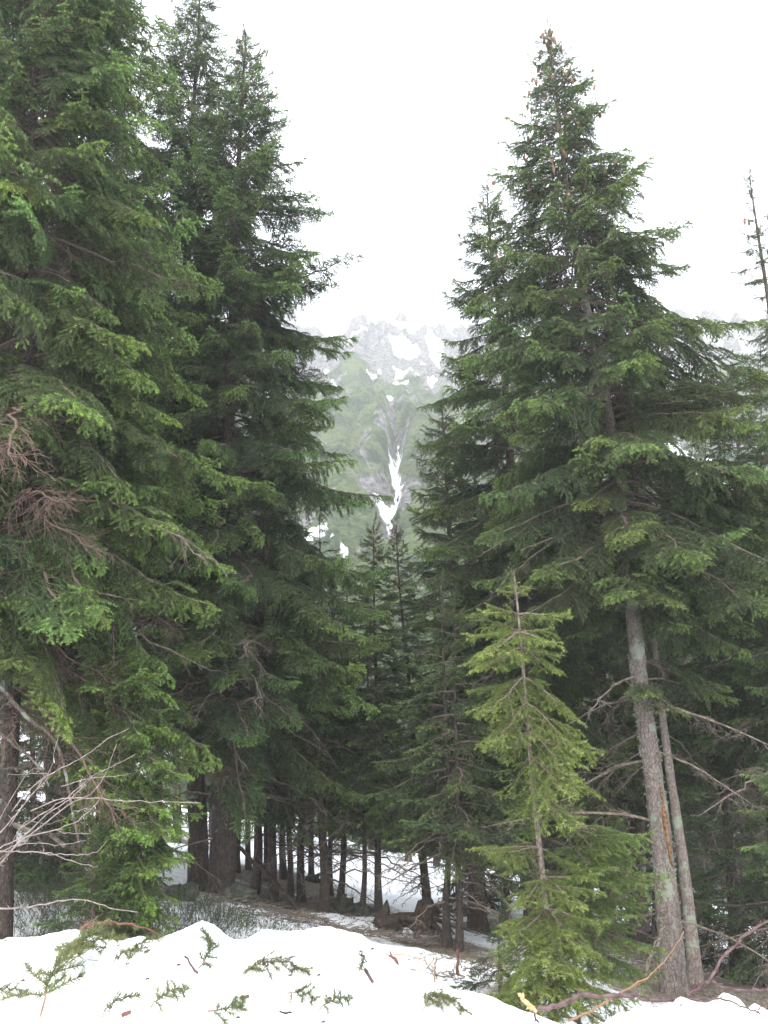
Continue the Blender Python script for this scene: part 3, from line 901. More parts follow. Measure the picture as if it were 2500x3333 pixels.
T('conical spruce with a narrow cone-hung tip left of the tall grey trunked spruce',
  [(1745, 3080), (1735, 2600), (1710, 2100), (1680, 1700), (1650, 1300), (1620, 1000), (1595, 800), (1585, 605)], d=11.6, w=85,
  prof=[(605, 10, 10), (700, 65, 65), (800, 105, 110), (950, 160, 180), (1050, 205, 210), (1200, 240, 240), (1400, 280, 280), (1700, 340, 340), (2100, 360, 360), (2500, 330, 330)],
  crown=(.22, 1), gap=.125, seed=3, dead=8, cones=12, tint=(1.02, 1.1, .98), bark=M_bark_b)
T('shorter spruce with brown cones at its tip, right edge of the mountain view',
  [(1560, 3050), (1540, 2600), (1500, 2200), (1470, 1800), (1450, 1500), (1438, 1330)], d=13.2, w=70,
  prof=[(1330, 12, 12), (1450, 75, 90), (1600, 120, 150), (1800, 150, 190), (2000, 190, 210), (2300, 220, 240), (2600, 210, 240)],
  crown=(.2, 1), gap=.13, kind='near', seed=4, dead=12, cones=16, tint=(.9, .95, .82))
T('lopsided spruce top with hanging cones at the right edge of the view',
  [(2700, 3200), (2640, 2600), (2590, 1900), (2540, 1300), (2495, 950), (2465, 750), (2440, 575)], d=9.4, w=90,
  prof=[(575, 8, 8), (700, 30, 30), (850, 90, 50), (1000, 60, 60), (1150, 90, 80), (1400, 180, 200), (1800, 300, 300), (2200, 340, 340)],
  crown=(.25, 1), gap=.15, seed=5, dead=14, deadL=1.6, cones=12, tint=(.85, .95, .85), jitter=.4)
T('green spruce filling the right edge below the lopsided top',
  [(2560, 3150), (2520, 2700), (2490, 2300), (2440, 1800), (2400, 1450), (2380, 1230)], d=11.5, w=70, Rm=1.7, crown=(.35, 1), gap=.15, seed=6, dead=18, deadL=1.6, tint=(.85, .95, .8))
T('dark spruce deep behind the grey lichened spruce on the right',
  [(2080, 3060), (2070, 2600), (2050, 2100), (2020, 1700), (2000, 1300)], d=15, w=70, Rm=1.9, crown=(.25, 1), gap=.17, kind='far', seed=7, dead=10, deadL=1.5, tint=(.7, .8, .75))
T('reddish brown trunk with a hidden crown right of the paired grey trunks',
  [(2400, 3080), (2370, 2700), (2330, 2300), (2280, 1900), (2250, 1500)], d=13, w=55, Rm=1.5, crown=(.35, 1), gap=.17, kind='far', seed=8, dead=18, deadL=1.5, tint=(.75, .85, .75))
T('dark spruce behind the young yellow-green spruce',
  [(1905, 3040), (1900, 2600), (1880, 2200), (1850, 1800), (1820, 1500)], d=13.5, w=62, Rm=1.5, crown=(.3, 1), gap=.16, kind='far', seed=9, dead=12, deadL=1.4, tint=(.75, .85, .75))
T('far spruce with dense low boughs at the right edge of the snow',
  [(2250, 2960), (2240, 2500), (2220, 2000), (2200, 1600)], d=19, w=50, Rm=2.0, crown=(.15, 1), gap=.2, kind='far', seed=10, dead=4, tint=(.7, .8, .75))

# left: near spruces
WH3 = [(2180, [(250, 2250, .2), (455, 2260, -.1), (330, 2280, -.5)]), (2300, [(535, 2430, -.1), (470, 2450, -.5), (300, 2430, -.2), (240, 2400, .2)]),
 (2420, [(678, 2550, .3), (600, 2560, -.1), (540, 2540, -.5), (250, 2520, 0), (360, 2580, -.7)]), (2500, [(618, 2650, .1), (540, 2680, -.4), (362, 2660, -.8), (280, 2640, -.3)]),
 (2570, [(510, 2790, -.6), (560, 2760, -.3), (450, 2790, -.8), (310, 2760, -.3), (640, 2700, .3)]), (2680, [(580, 2830, -.2), (520, 2860, -.5), (440, 2890, -.6), (320, 2860, -.3), (240, 2830, .1)]),
 (2790, [(560, 2960, -.2), (480, 2980, -.4), (400, 3000, -.5), (290, 2960, -.3), (230, 2940, 0)]), (2880, [(560, 3020, -.1), (460, 3040, -.4), (340, 3030, -.3), (230, 3010, -.2)])]

T('massive near spruce on the left edge, its long light green boughs reaching to the middle',
  [(20, 2750), (35, 2400), (58, 2050), (75, 1700), (95, 1200), (110, 600), (125, 0), (135, -500), (140, -900)], d=6.6, w=72,
  prof=[(-900, 20, 20), (-500, 200, 240), (0, 330, 420), (500, 420, 520), (900, 480, 560), (1400, 520, 640), (1800, 560, 700), (2150, 400, 560)],
  zlo=2120, gap=.080, seed=20, dead=16, deadL=1.7, red=15, tint=(1.25, 1.35, 1.05), pitch=(35, -20), bark=M_bark_d, front=.8, jitter=.35)
T('tall spruce on the left with its bare dark top rising beyond the frame',
  [(655, 2910), (640, 2600), (620, 2200), (600, 1700), (585, 1300), (600, 900), (625, 500), (645, 100), (652, -130)], d=11.2, w=75,
  prof=[(-130, 15, 15), (0, 60, 60), (150, 110, 80), (400, 190, 170), (700, 330, 260), (1200, 360, 300), (1700, 360, 320), (2200, 300, 300)],
  crown=(.28, 1), gap=.115, seed=21, dead=16, deadL=1.6, red=6, tint=(1.02, 1.12, 1.04), bark=M_bark_d, pitch=(35, -14), flare=.5)
T('broad drooping spruce with cones at its tip, bordering the mountain view on the left',
  [(718, 2975), (735, 2600), (738, 2300), (740, 1900), (745, 1500), (755, 1100), (770, 700), (785, 400), (800, 105)], d=10.4, w=100,
  prof=[(105, 12, 12), (220, 60, 70), (330, 80, 110), (500, 150, 180), (700, 190, 260), (900, 220, 320), (1050, 240, 390), (1250, 260, 400), (1500, 300, 470), (1800, 300, 490), (2200, 290, 440), (2500, 250, 340)],
  zlo=2380, gap=.095, seed=22, dead=24, deadL=1.6, red=5, cones=16, tint=(1.0, 1.12, 1.0), bark=M_bark_d, pitch=(40, -14), flare=.3)
T('bushy mid green spruce standing between the near left spruce and the drooping one',
  [(340, 2900), (345, 2500), (350, 2000), (360, 1500), (370, 1000), (380, 500), (385, 250)], d=9.4, w=70,
  prof=[(250, 15, 15), (500, 90, 100), (900, 240, 260), (1400, 300, 340), (1900, 320, 360), (2400, 260, 300)],
  crown=(.22, 1), gap=.14, seed=23, dead=12, deadL=1.3, red=4, tint=(.95, 1.05, .9), bark=M_bark_b)
T('dark upper left spruce with drooping boughs cut by the top edge',
  [(215, 2820), (215, 2400), (220, 1900), (230, 1200), (240, 500), (250, -150), (255, -600)], d=10.6, w=90,
  prof=[(-600, 15, 15), (-200, 170, 170), (200, 260, 260), (800, 340, 340), (1400, 360, 360), (2100, 330, 330)],
  crown=(.3, 1), gap=.19, seed=24, dead=10, deadL=1.4, red=6, tint=(.9, 1.02, 1.0), bark=M_bark_d)
T('dark spruce at the far left edge behind the bare shrub',
  [(-130, 2800), (-130, 2200), (-120, 1500), (-110, 800), (-100, 200), (-95, -200)], d=9.5, w=90, Rm=2.2, crown=(.3, 1), gap=.14, seed=25, dead=8, tint=(.75, .88, .8), bark=M_bark_d)
T('spruce with bright drooping low boughs in front of the double dark trunks, left of them',
  [(410, 2960), (400, 2700), (385, 2450), (375, 2250), (368, 2050)], d=6.9, w=44, whorls=WH3,
  prof=[(2050, 20, 20), (2200, 100, 120), (2420, 170, 190), (2600, 180, 230), (2760, 140, 160), (2900, 130, 140)],
  crown=(.06, 1), gap=.10, seed=26, dead=2, tint=(1.35, 1.5, 1.0), bark=M_bark_b, pitch=(25, -26), jitter=.4)
T('low young spruce spreading dark green over the left snow crest',
  [(300, 3080), (298, 2980), (296, 2850), (295, 2740)], d=6.3, w=30, Rm=.62, crown=(.02, 1), gap=.075, seed=27, dead=0, tint=(.85, 1.0, .8), pitch=(35, -12))

# centre trees under the mountain view
T('small slender spruce with a cone-covered tip, right of the pair below the waterfall',
  [(1397, 3005), (1380, 2800), (1355, 2550), (1330, 2250), (1310, 2000), (1296, 1850), (1290, 1705)], d=None, w=34,
  prof=[(1705, 10, 10), (1790, 38, 38), (1900, 60, 65), (2100, 85, 90), (2400, 110, 115), (2650, 120, 120)],
  crown=(.2, 1), gap=.075, seed=30, dead=12, deadL=.7, cones=18, cone_s=.6, tint=(.9, .95, .85), bark=M_bark_d, kind='near')
T('small slender spruce with a cone-covered tip, left of the pair below the waterfall',
  [(1232, 2990), (1230, 2700), (1225, 2300), (1220, 1950), (1216, 1710)], d=None, w=28,
  prof=[(1710, 10, 10), (1790, 42, 42), (1900, 70, 70), (2150, 105, 105), (2400, 130, 130), (2650, 130, 130)],
  crown=(.2, 1), gap=.075, seed=31, dead=10, deadL=.8, cones=18, cone_s=.6, tint=(.95, 1.0, .85), bark=M_bark_d, kind='near')

# forest trunks behind: (label, base px, base py, mid lean px, top px, top py, width px, crown radius m)
BG = [
 ('dark trunk rising from the litter right of the big double trunk', 892, 2966, 885, 880, 1500, 36, 1.5),
 ('dark narrow trunk standing just right of the big double trunk', 770, 2840, 768, 760, 1450, 22, 1.4),
 ('thin dark trunk against the far snow right of the double trunk', 812, 2832, 812, 810, 1550, 20, 1.4),
 ('thick leaning trunk with a flared foot behind the fallen pole', 824, 2920, 842, 850, 1600, 36, 1.5),
 ('slim straight trunk behind the leaning flared one', 868, 2870, 868, 866, 1700, 24, 1.3),
 ('dark trunk half hidden in the middle of the trunk row', 926, 2862, 924, 920, 1650, 24, 1.4),
 ('thin curved trunk with a small rock at its foot', 945, 2918, 938, 930, 1750, 22, 1.2),
 ('black trunk with a widely flared foot on open snow', 982, 2938, 978, 972, 1700, 30, 1.5),
 ('pale greenish trunk far back in the row of trunks', 1014, 2858, 1015, 1015, 1800, 20, 1.2),
 ('reddish brown straight trunk on the litter patch', 1054, 2972, 1050, 1040, 1700, 36, 1.35),
 ('dark thin trunk touching the reddish brown one', 1078, 2915, 1080, 1082, 1850, 20, 1.0),
 ('curved dark trunk sweeping up to the right from the rocks', 1103, 2945, 1125, 1130, 1850, 24, 1.1),
 ('thin dark wavy trunk standing on a dark stump', 1174, 2975, 1190, 1198, 1900, 20, .9),
 ('dark trunk left of the twin trunks at the snow edge', 1458, 3085, 1455, 1440, 1900, 30, 1.1),
 ('dark trunk of a spruce at the snow edge, nearest the low blue-grey boughs', 1492, 3095, 1490, 1480, 1950, 26, 1.2),
 ('slim trunk between the rootstock and the young spruce', 1650, 3040, 1640, 1610, 1700, 34, 1.4),
 ('far trunk in the shade right of the rootstock', 1560, 2960, 1556, 1545, 1800, 22, 1.4),
 ('brown trunk in the shade behind the young yellow-green spruce', 1790, 3030, 1770, 1740, 1650, 45, 1.5),
 ('brown trunk in deep shade left of the grey lichened trunk', 1990, 3060, 1975, 1940, 1600, 55, 1.6),
 ('far thin trunk on the right snow slope', 2420, 3010, 2410, 2390, 1700, 28, 1.6),
 ('trunk deep in the left shade behind the bare shrub', 160, 2780, 162, 170, 1300, 45, 1.7),
 ('trunk behind the drooping bright boughs on the left', 520, 2800, 515, 510, 1350, 36, 1.6),
 ('far trunk on the snow left of the double trunk', 575, 2740, 575, 578, 1450, 30, 1.7),
]
for i, (lab, bx, by, mx, tx, ty, w, Rm) in enumerate(BG):
    jx = 9 * math.sin(i * 2.3); pts = [(bx, by), (bx + (mx - bx) * .8 + jx, by - 140), (mx - jx, by - 320)]
    for f in (.35, .7, 1.0): pts.append((mx + (tx - mx) * f, by - 320 + (ty - by + 320) * f))
    T(lab, pts, d=12.4 if i == 0 else None, w=w, Rm=Rm, crown=(.27, 1), gap=.19, kind='far', seed=50 + i, dead=12, deadL=1.1, tint=(.88, .97, .84),
      bark=M_bark_d if i % 3 else M_bark_b, flare=.55)
for k, (px_, py_, ty_, d_, lab) in enumerate([
 (2380, 3080, 2420, 11.5, 'small dark spruce on the snow right of the paired grey trunks'), (2520, 3090, 2350, 10.5, 'small dark spruce at the right edge behind the forked branch'),
 (2130, 2990, 2350, 15.5, 'small spruce in deep shade just left of the grey lichened trunk'), (1700, 2960, 2300, 17, 'small spruce far back behind the young yellow-green spruce'),
 (2250, 2950, 2200, 19, 'small spruce far back between the grey trunks and the reddish one'), (100, 2850, 2250, 11, 'small dark spruce behind the bare shrub twigs'),
 (112, 2930, 2130, 8.7, 'mid green small spruce filling the gap beside the left edge trunk'), (230, 2800, 2200, 14, 'small dark spruce far back behind the bare shrub'), (-40, 2850, 2300, 10, 'small dark spruce cut by the left edge'), (1540, 3010, 2350, 15, 'small spruce in the shade right of the rootstock'),
 (1860, 2980, 2300, 16, 'small spruce in shade behind the second young spruce')]):
    T(lab, [(px_, py_), (px_, (py_ + ty_) / 2), (px_ - 4, ty_)], d=d_, w=20, Rm=1.15, crown=(.06, 1), gap=.16, kind='far', seed=140 + k, dead=2, tint=(.75, .88, .75), group='small dark spruces under the tall ones')
# depth of the forest behind
FAR = [(-350, 2700, 900, 22), (-60, 2690, 1100, 24), (250, 2680, 1150, 26), (430, 2690, 1200, 24), (690, 2700, 1250, 26), (880, 2720, 1500, 30), (1000, 2760, 1700, 32), (1120, 2780, 1880, 34), (1210, 2790, 1950, 36),
       (1330, 2800, 1950, 34), (1420, 2800, 1800, 32), (1520, 2820, 1600, 28), (1640, 2840, 1400, 26), (1800, 2860, 1300, 24), (1960, 2880, 1250, 22), (2100, 2890, 1200, 24), (2300, 2900, 1150, 22), (2480, 2920, 1100, 22), (2700, 2950, 900, 20)]
for i, (px, py, ty, d) in enumerate(FAR):
    side = 'left' if px < 1250 else 'right'
    T('dark spruce in the far rank behind the trunks, %s of the mountain view' % side,
      [(px, py), (px, (py + ty) / 2), (px - 5, ty)], d=d, w=22, Rm=2.4 if d < 30 else 2.2, crown=(.24 if 900 < px < 1600 else .12, 1), gap=.36, kind='far', seed=90 + i, dead=0, tint=(.7, .82, .75),
      group='far rank of spruces %s of the mountain view' % side, bark=M_bark_d, jitter=.15)
print('tree objects', N_OBJ[0])

# the young yellow-green spruces in front
WH = [(1935, [(1620, 1925, 0), (1720, 1920, .1), (1668, 1910, .2)]),
 (2000, [(1589, 1980, 0), (1830, 2018, .1), (1560, 2010, .3)]),
 (2060, [(1529, 2085, 0), (1600, 2130, -.4), (1780, 2060, .2), (1815, 2110, -.2), (1650, 2060, .5)]),
 (2110, [(1510, 2170, .1), (1560, 2190, -.3), (1815, 2150, 0), (1800, 2190, .3)]),
 (2205, [(1544, 2332, -.1), (1600, 2345, -.4), (1850, 2330, .2), (1887, 2354, -.1), (1640, 2290, .5)]),
 (2290, [(1563, 2426, 0), (1620, 2440, -.4), (1930, 2465, .1), (1880, 2450, -.3), (1800, 2420, .5), (1840, 2400, .3)]),
 (2380, [(1936, 2475, .2), (1900, 2500, -.2), (1850, 2530, -.4), (1650, 2480, .4)]),
 (2460, [(1936, 2600, 0), (1880, 2600, -.3), (1840, 2610, -.5), (1660, 2600, .2), (1830, 2560, .4)]),
 (2560, [(1870, 2690, 0), (1840, 2700, -.3), (1700, 2680, .3), (1820, 2720, .3)]),
 (2760, [(1540, 2776, 0), (1600, 2800, -.2), (1850, 2830, .1), (1640, 2850, .3)]),
 (2860, [(1700, 2960, -.3), (1930, 2870, -.1), (1900, 2960, -.4), (1680, 2930, .2), (1850, 3000, .3)]),
 (2960, [(1650, 3051, 0), (1690, 3080, -.4), (1950, 3020, 0), (1900, 3120, -.5), (1850, 3050, -.4), (1720, 3030, .4)]),
 (3040, [(1620, 3130, 0), (1650, 3150, -.3), (1940, 3130, -.3), (1780, 3160, -.6), (1860, 3170, -.5)]),
 (3120, [(1620, 3190, .1), (1640, 3220, -.3), (1800, 3250, -.6), (1900, 3230, -.5), (1960, 3210, -.2)]),
 (3190, [(1610, 3260, 0), (1680, 3290, -.4), (1770, 3300, -.5), (1880, 3290, -.5), (1990, 3280, -.2), (2080, 3270, .1), (1800, 3250, .4)])]
WH2 = [(2660, [(1900, 2620, 0), (1830, 2640, .1)]), (2700, [(2110, 2735, 0), (2040, 2760, -.3), (1960, 2790, -.4), (2080, 2700, .4)]),
 (2760, [(2100, 2790, -.1), (2000, 2830, -.4), (1800, 2800, .3), (1940, 2850, -.5)]), (2830, [(2162, 2862, 0), (2090, 2890, -.3), (2000, 2900, -.5), (2120, 2850, .4), (1790, 2900, .4)]),
 (2920, [(2120, 2960, 0), (2060, 2990, -.4), (1960, 3000, -.5), (1800, 2990, -.3)]), (3000, [(2150, 3100, 0), (2090, 3090, -.3), (2000, 3110, -.5), (1800, 3100, .4)]),
 (3080, [(2140, 3190, 0), (2060, 3210, -.4), (1960, 3200, -.4), (1780, 3200, .3)])]
T('young yellow-green spruce with a thin pale leaning trunk, in front of the tall grey trunk',
  [(1800, 3330), (1778, 2950), (1755, 2700), (1738, 2500), (1722, 2300), (1705, 2150), (1692, 2000), (1672, 1862)], d=5.6, w=34,
  prof=[(1862, 8, 8), (1930, 60, 60), (1985, 90, 110), (2060, 120, 125), (2150, 160, 130), (2200, 120, 110), (2330, 180, 160), (2460, 140, 200), (2560, 110, 190), (2650, 60, 60), (2700, 60, 60), (2760, 200, 60), (2850, 50, 60), (2950, 120, 120), (3040, 210, 220), (3150, 250, 260), (3300, 260, 300)],
  crown=(.03, 1), whorls=WH, kind='young', seed=40, dead=0, tint=(1, 1, 1), pitch=(24, -22), name='young_spruce', bark=M_bark_y, group='young spruces behind the snow bank', jitter=.3, leader=True, flare=.1)
T('second young spruce with thin brown stem, between the pale sapling and the grey trunk',
  [(1885, 3330), (1872, 3000), (1864, 2800), (1860, 2690), (1855, 2560)], d=6.2, w=16,
  prof=[(2560, 8, 8), (2680, 40, 60), (2760, 60, 300), (2860, 80, 340), (2980, 140, 320), (3100, 200, 330), (3250, 240, 330)],
  crown=(.05, 1), whorls=WH2, kind='young', seed=41, dead=5, deadL=.6, tint=(.72, .85, .85), pitch=(18, -16), name='young_spruce', bark=M_bark_b, group='young spruces behind the snow bank', jitter=.3)
T('low grey-green young spruce at the bank foot, left of the pale sapling',
  [(1640, 3330), (1635, 3200), (1630, 3080), (1625, 2985)], d=7.2, w=22, Rm=.50, crown=(.03, 1), gap=.085, kind='near', seed=42, dead=2, deadL=.4, tint=(.62, .75, .72), pitch=(20, -26), name='young_spruce', group='young spruces behind the snow bank')
T('small fresh green spruce spray at the right edge by the dead branches',
  [(2620, 3200), (2600, 2900), (2580, 2650), (2560, 2420)], d=6.4, w=30, prof=[(2420, 20, 20), (2500, 130, 90), (2650, 150, 110), (2800, 110, 110), (3000, 60, 60)], crown=(.35, 1), gap=.10, seed=43, dead=8, deadL=.9, tint=(1.1, 1.25, .9), pitch=(22, -20), name='young_spruce', group='young spruces behind the snow bank')
near_ground()
snow_bank()
mountain()

# ------------------------------------------------------------------ undergrowth, rocks, rootstock
def blades(s, cx, cy, hz, rad, n, h, m=0, lean=.5, rng=RNG, wd=.004, hf=surf_h):
    r = rad * np.sqrt(rng.random(n)); a = rng.random(n) * 6.283
    x = cx + r * np.cos(a); y = cy + r * np.sin(a)
    p0 = np.stack([x, y, hf(x, y) - .01], 1)
    d = np.stack([np.cos(a) * lean * rng.random(n) + rng.normal(size=n) * .2, np.sin(a) * lean * rng.random(n) + rng.normal(size=n) * .2, np.ones(n)], 1)
    d /= np.linalg.norm(d, axis=1, keepdims=True)
    l = h * rng.uniform(.4, 1.15, n) * (1.15 - .5 * r / rad)
    nd, dr = poly_grow(p0, d, l, 3, .14, rng, .12)
    for j in range(3):
        prisms(s, nd[:, j], nd[:, j + 1], wd * .5 * (1 - j * .28), wd * .5 * (1 - (j + 1) * .28), 3, m, rng.random(n))
    return nd, dr

M_heath = needle_mat('heath_green', (.040, .048, .026), (.10, .115, .055), .1)
M_bushgreen = needle_mat('dwarf_shrub_green', (.06, .085, .028), (.15, .20, .06), .2)
s = Soup()
for (px, py, r, n, h) in [(560, 3010, .55, 900, .30), (640, 3040, .45, 800, .28), (730, 3050, .5, 900, .26), (820, 3045, .45, 700, .22), (600, 2965, .5, 600, .3), (690, 2990, .4, 500, .3),
                          (900, 3010, .35, 300, .18), (470, 3020, .4, 500, .25), (80, 2960, .6, 900, .35), (180, 2930, .6, 800, .35), (40, 2870, .7, 800, .4), (240, 2990, .5, 700, .3),
                          (130, 3030, .5, 700, .25), (350, 3030, .5, 700, .3), (860, 2940, .4, 260, .2), (1240, 2970, .4, 200, .14), (1270, 2990, .3, 150, .14),
                          (1500, 3130, .3, 200, .15), (2120, 3130, .4, 200, .2), (2380, 3150, .4, 260, .2), (1450, 3060, .3, 160, .15)]:
    p = hit(px, py, ground_h, 5.2, 40)
    nd, dr = blades(s, p.x, p.y, p.z, r * 1.1, int(n * .36), h * .75, lean=.9)
    q = np.arange(len(nd))
    needles(s, nd[q, 1], nd[q, 3], RNG.random(len(q)), .016, .006, 120, 0)
o = link('undergrowth', s.mesh('undergrowth_mesh', [M_heath])); tag(o, 'dark heath and bilberry twigs growing through the snow between the trunks', kind='stuff')

# bright green dwarf shrub behind the bank crest with dry stems
def shrub(label, px, py, d, r, n, h, mat, extra=4, hz=None):
    x = at(px, py, d).x
    s = Soup()
    nd, dr = blades(s, x, d, 0, r, n, h, lean=.8, wd=.005)
    q = np.arange(len(nd))
    for j in (0, 1, 2): needles(s, nd[q, j], nd[q, j + 1], .3 + .6 * RNG.random(len(q)), .024, .0045, 330, 0)
    base = np.array([x, d, float(surf_h(x, d))])
    for k in range(len(s.v)): s.v[k] = s.v[k] - base
    t = empty('green_shrub', base); tag(t, label, 'shrub')
    link('foliage', s.mesh('shrub_mesh', [mat]), t)
    for k in range(extra):
        st = Soup(); a = RNG.random() * 6.28; rr = r * RNG.random()
        p0 = np.array([math.cos(a) * rr, math.sin(a) * rr, -.05]); pts = [p0]
        D = np.array([RNG.normal() * .12, RNG.normal() * .12, 1.0])
        for j in range(6): pts.append(pts[-1] + D * h * .26); D = D + RNG.normal(size=3) * .12
        tube(st, pts, np.linspace(.006, .002, 7), 5)
        link('dry_stem', st.mesh('dry_stem_mesh', [M_straw]), t)
M_straw = plain_mat('dry_stem', (.22, .15, .08), (.34, .24, .13), 30)
shrub('bright green dwarf shrub with dry upright stems behind the snow crest', 1345, 3190, 5.6, .34, 480, .34, M_bushgreen, 5)
shrub('small pale green tuft peeping over the snow crest in the middle', 1115, 3040, 5.2, .10, 60, .26, M_bushgreen, 0)

M_rock = plain_mat('mossy_rock', (.025, .026, .018), (.065, .065, .05), 14, .9, .6)
M_root = plain_mat('rotten_wood', (.020, .015, .011), (.060, .045, .033), 18, .9, .7)
def lump(name, label, cat, px, py, size, mat, seed, group=None, sq=(1, 1, .7)):
    p = hit(px, py, ground_h, 5.5, 50)
    rng = np.random.default_rng(seed)
    nu, nv = 20, 12
    V = []
    for j in range(nv + 1):
        for i in range(nu):
            th = math.pi * j / nv; ph = 2 * math.pi * i / nu
            d = np.array([math.sin(th) * math.cos(ph), math.sin(th) * math.sin(ph), math.cos(th)])
            r = 1 + .9 * float(fbm(d[0] * 2 + seed, d[1] * 2 + d[2] * 1.7, 1.0, 4, seed)) 
            V.append(d * r * size * np.array(sq))
    q = [(j * nu + i, (j + 1) * nu + i, (j + 1) * nu + (i + 1) % nu, j * nu + (i + 1) % nu) for j in range(nv) for i in range(nu)]
    o = link(name, mesh_np(name + '_mesh', V, None, [mat], quads=q), None, (p.x, p.y, p.z + size * sq[2] * .35), (0, 0, rng.random() * 6))
    tag(o, label, cat, group); return o, p
RKG = 'mossy rocks among the trunks'
for k, (lab, px, py, sz) in enumerate([
    ('dark mossy boulder between the flared trunk and the litter patch', 1110, 2965, .34), ('flat dark rock left of the dark stump', 1075, 2962, .24),
    ('small dark rock under the wavy thin trunk', 1165, 2975, .24), ('dark mound of moss at the foot of the brown trunk', 1200, 2990, .26),
    ('round boulder hard against the right side of the double trunk', 765, 2930, .32), ('small stone on the snow behind the curved trunk', 1020, 2870, .25),
    ('low dark stone left of the double trunk', 590, 2925, .26), ('dark stone at the foot of the leaning flared trunk', 800, 2935, .24)]):
    lump('boulder', lab, 'rock', px, py, sz * .55, M_rock, 700 + k, RKG)
# uprooted stump with roots
p = hit(1360, 3030, ground_h, 5.5, 40)
st = empty('uprooted_stump', p); st.scale = (.72, .72, .72); tag(st, 'black uprooted stump with broken log and jagged roots on the snow', 'stump')
s = Soup(); rng = np.random.default_rng(3)
tube(s, [(-.62, 0, .12), (-.3, .05, .16), (.0, 0, .16), (.3, .02, .14)], [.10, .12, .13, .16], 10); link('log', s.mesh('log_mesh', [M_root]), st)
s = Soup()
tube(s, [(.02, 0, -.15), (.10, 0, .15), (.16, .02, .40), (.22, 0, .50)], [.26, .20, .17, .05], 12); link('root_plate', s.mesh('root_plate_mesh', [M_root]), st)
s = Soup(); tube(s, [(-.62, 0, -.1), (-.60, 0, .15), (-.53, 0, .38), (-.52, 0, .48)], [.16, .15, .06, .01], 9); link('broken_snag', s.mesh('snag_mesh', [M_root]), st)
s = Soup(); tube(s, [(-.7, -.15, -.08), (-.62, -.18, .12), (-.4, -.15, .14), (-.28, -.15, -.08)], [.08, .17, .16, .06], 9); link('broken_snag', s.mesh('snag_mesh', [M_root]), st)
for k in range(11):
    s = Soup(); a = rng.uniform(-.9, 1.2); P_ = [np.array([.15, 0, .2])]; D = np.array([math.cos(a), rng.normal() * .4, math.sin(a) * .8])
    for j in range(7): P_.append(P_[-1] + D * .10); D = D + rng.normal(size=3) * .25 + np.array([0, 0, -.12])
    tube(s, P_, np.linspace(.03, .005, 8), 5); link('root', s.mesh('root_mesh', [M_root]), st)

# ------------------------------------------------------------------ drawn branches (polylines through photo points at their own distance)
def stick(name, label, cat, paths, d, mat, group=None, zs=0.0, sides=7, jit=.006, seed=1, bud=None):
    """paths: list of (part name, [(px, py, depth offset)], radius start, radius end)"""
    rng = np.random.default_rng(seed)
    o0 = at(paths[0][1][0][0], paths[0][1][0][1], d)
    t = empty(name, o0); tag(t, label, cat, group)
    for (pn, pl, r0, r1, *mm) in paths:
        P_ = [np.array(at(q[0], q[1], d + (q[2] if len(q) > 2 else 0)) - o0) for q in pl]
        F_ = []
        for i in range(len(P_) - 1):
            for k in range(4): F_.append(P_[i] + (P_[i + 1] - P_[i]) * k / 4)
        F_.append(P_[-1]); F_ = np.array(F_)
        G = F_.copy()
        for _ in range(2): G[1:-1] = (G[:-2] + 2 * G[1:-1] + G[2:]) / 4
        G[1:-1] += rng.normal(size=G[1:-1].shape) * jit * .4
        rr = np.linspace(r0, r1, len(G)) * .62 * (1 + .05 * rng.normal(size=len(G)))
        s = Soup(); tube(s, G, rr, sides)
        for k in range(int(len(G) * .45)):                 # little spurs and buds
            i = int(rng.integers(1, len(G) - 1)); dd = rng.normal(size=3); dd /= np.linalg.norm(dd)
            L_ = rng.uniform(.01, .03)
            tube(s, [G[i], G[i] + dd * L_ * .6, G[i] + dd * L_], [rr[i] * .5, rr[i] * .45, rr[i] * .1], 5)
        link(pn, s.mesh(pn + '_mesh', [mm[0] if mm else mat], True), t)
    return t
M_brk = plain_mat('red_grey_branch', (.045, .022, .022), (.11, .07, .068), 30, .6, .3)
M_brk2 = plain_mat('tan_branch', (.14, .075, .045), (.22, .13, .075), 30, .6, .3)
M_fresh = plain_mat('broken_yellow_wood', (.30, .21, .10), (.42, .31, .17), 40, .7, .3)
M_shrubb = plain_mat('pinkish_grey_twig', (.13, .098, .088), (.27, .22, .20), 35, .75, .2)
M_redbark = plain_mat('red_stripped_bark', (.085, .034, .026), (.15, .065, .045), 35, .7, .3)

stick('fallen_branch', 'long dark red bare branch lying across the bank with a yellow broken end', 'branch', [
    ('main_stem', [(1745, 3285), (1800, 3278), (1850, 3258), (1885, 3238), (1915, 3235), (1960, 3245), (2020, 3240), (2075, 3243), (2110, 3256), (2160, 3258), (2220, 3250)], .0155, .010),
    ('broken_end', [(1748, 3290), (1725, 3278), (1702, 3255), (1690, 3232)], .017, .012, M_fresh),
    ('twig', [(1925, 3240), (1928, 3262), (1935, 3272)], .005, .002),
    ('twig', [(1735, 3290), (1745, 3310), (1752, 3328)], .008, .006),
    ('twig', [(2112, 3258), (2130, 3262), (2185, 3234)], .004, .002)], 3.45, M_brk, 'bare branches on the snow bank', seed=4)
stick('fallen_branch', 'thin tan branch rising from the bank past the lichened trunk', 'branch', [
    ('main_stem', [(1850, 3322), (1925, 3292), (1985, 3250), (2050, 3215), (2110, 3180), (2150, 3145), (2190, 3095), (2226, 3030)], .008, .003),
    ('twig', [(2050, 3215), (2080, 3202), (2100, 3192)], .003, .0015)], 3.6, M_brk2, 'bare branches on the snow bank', seed=5)
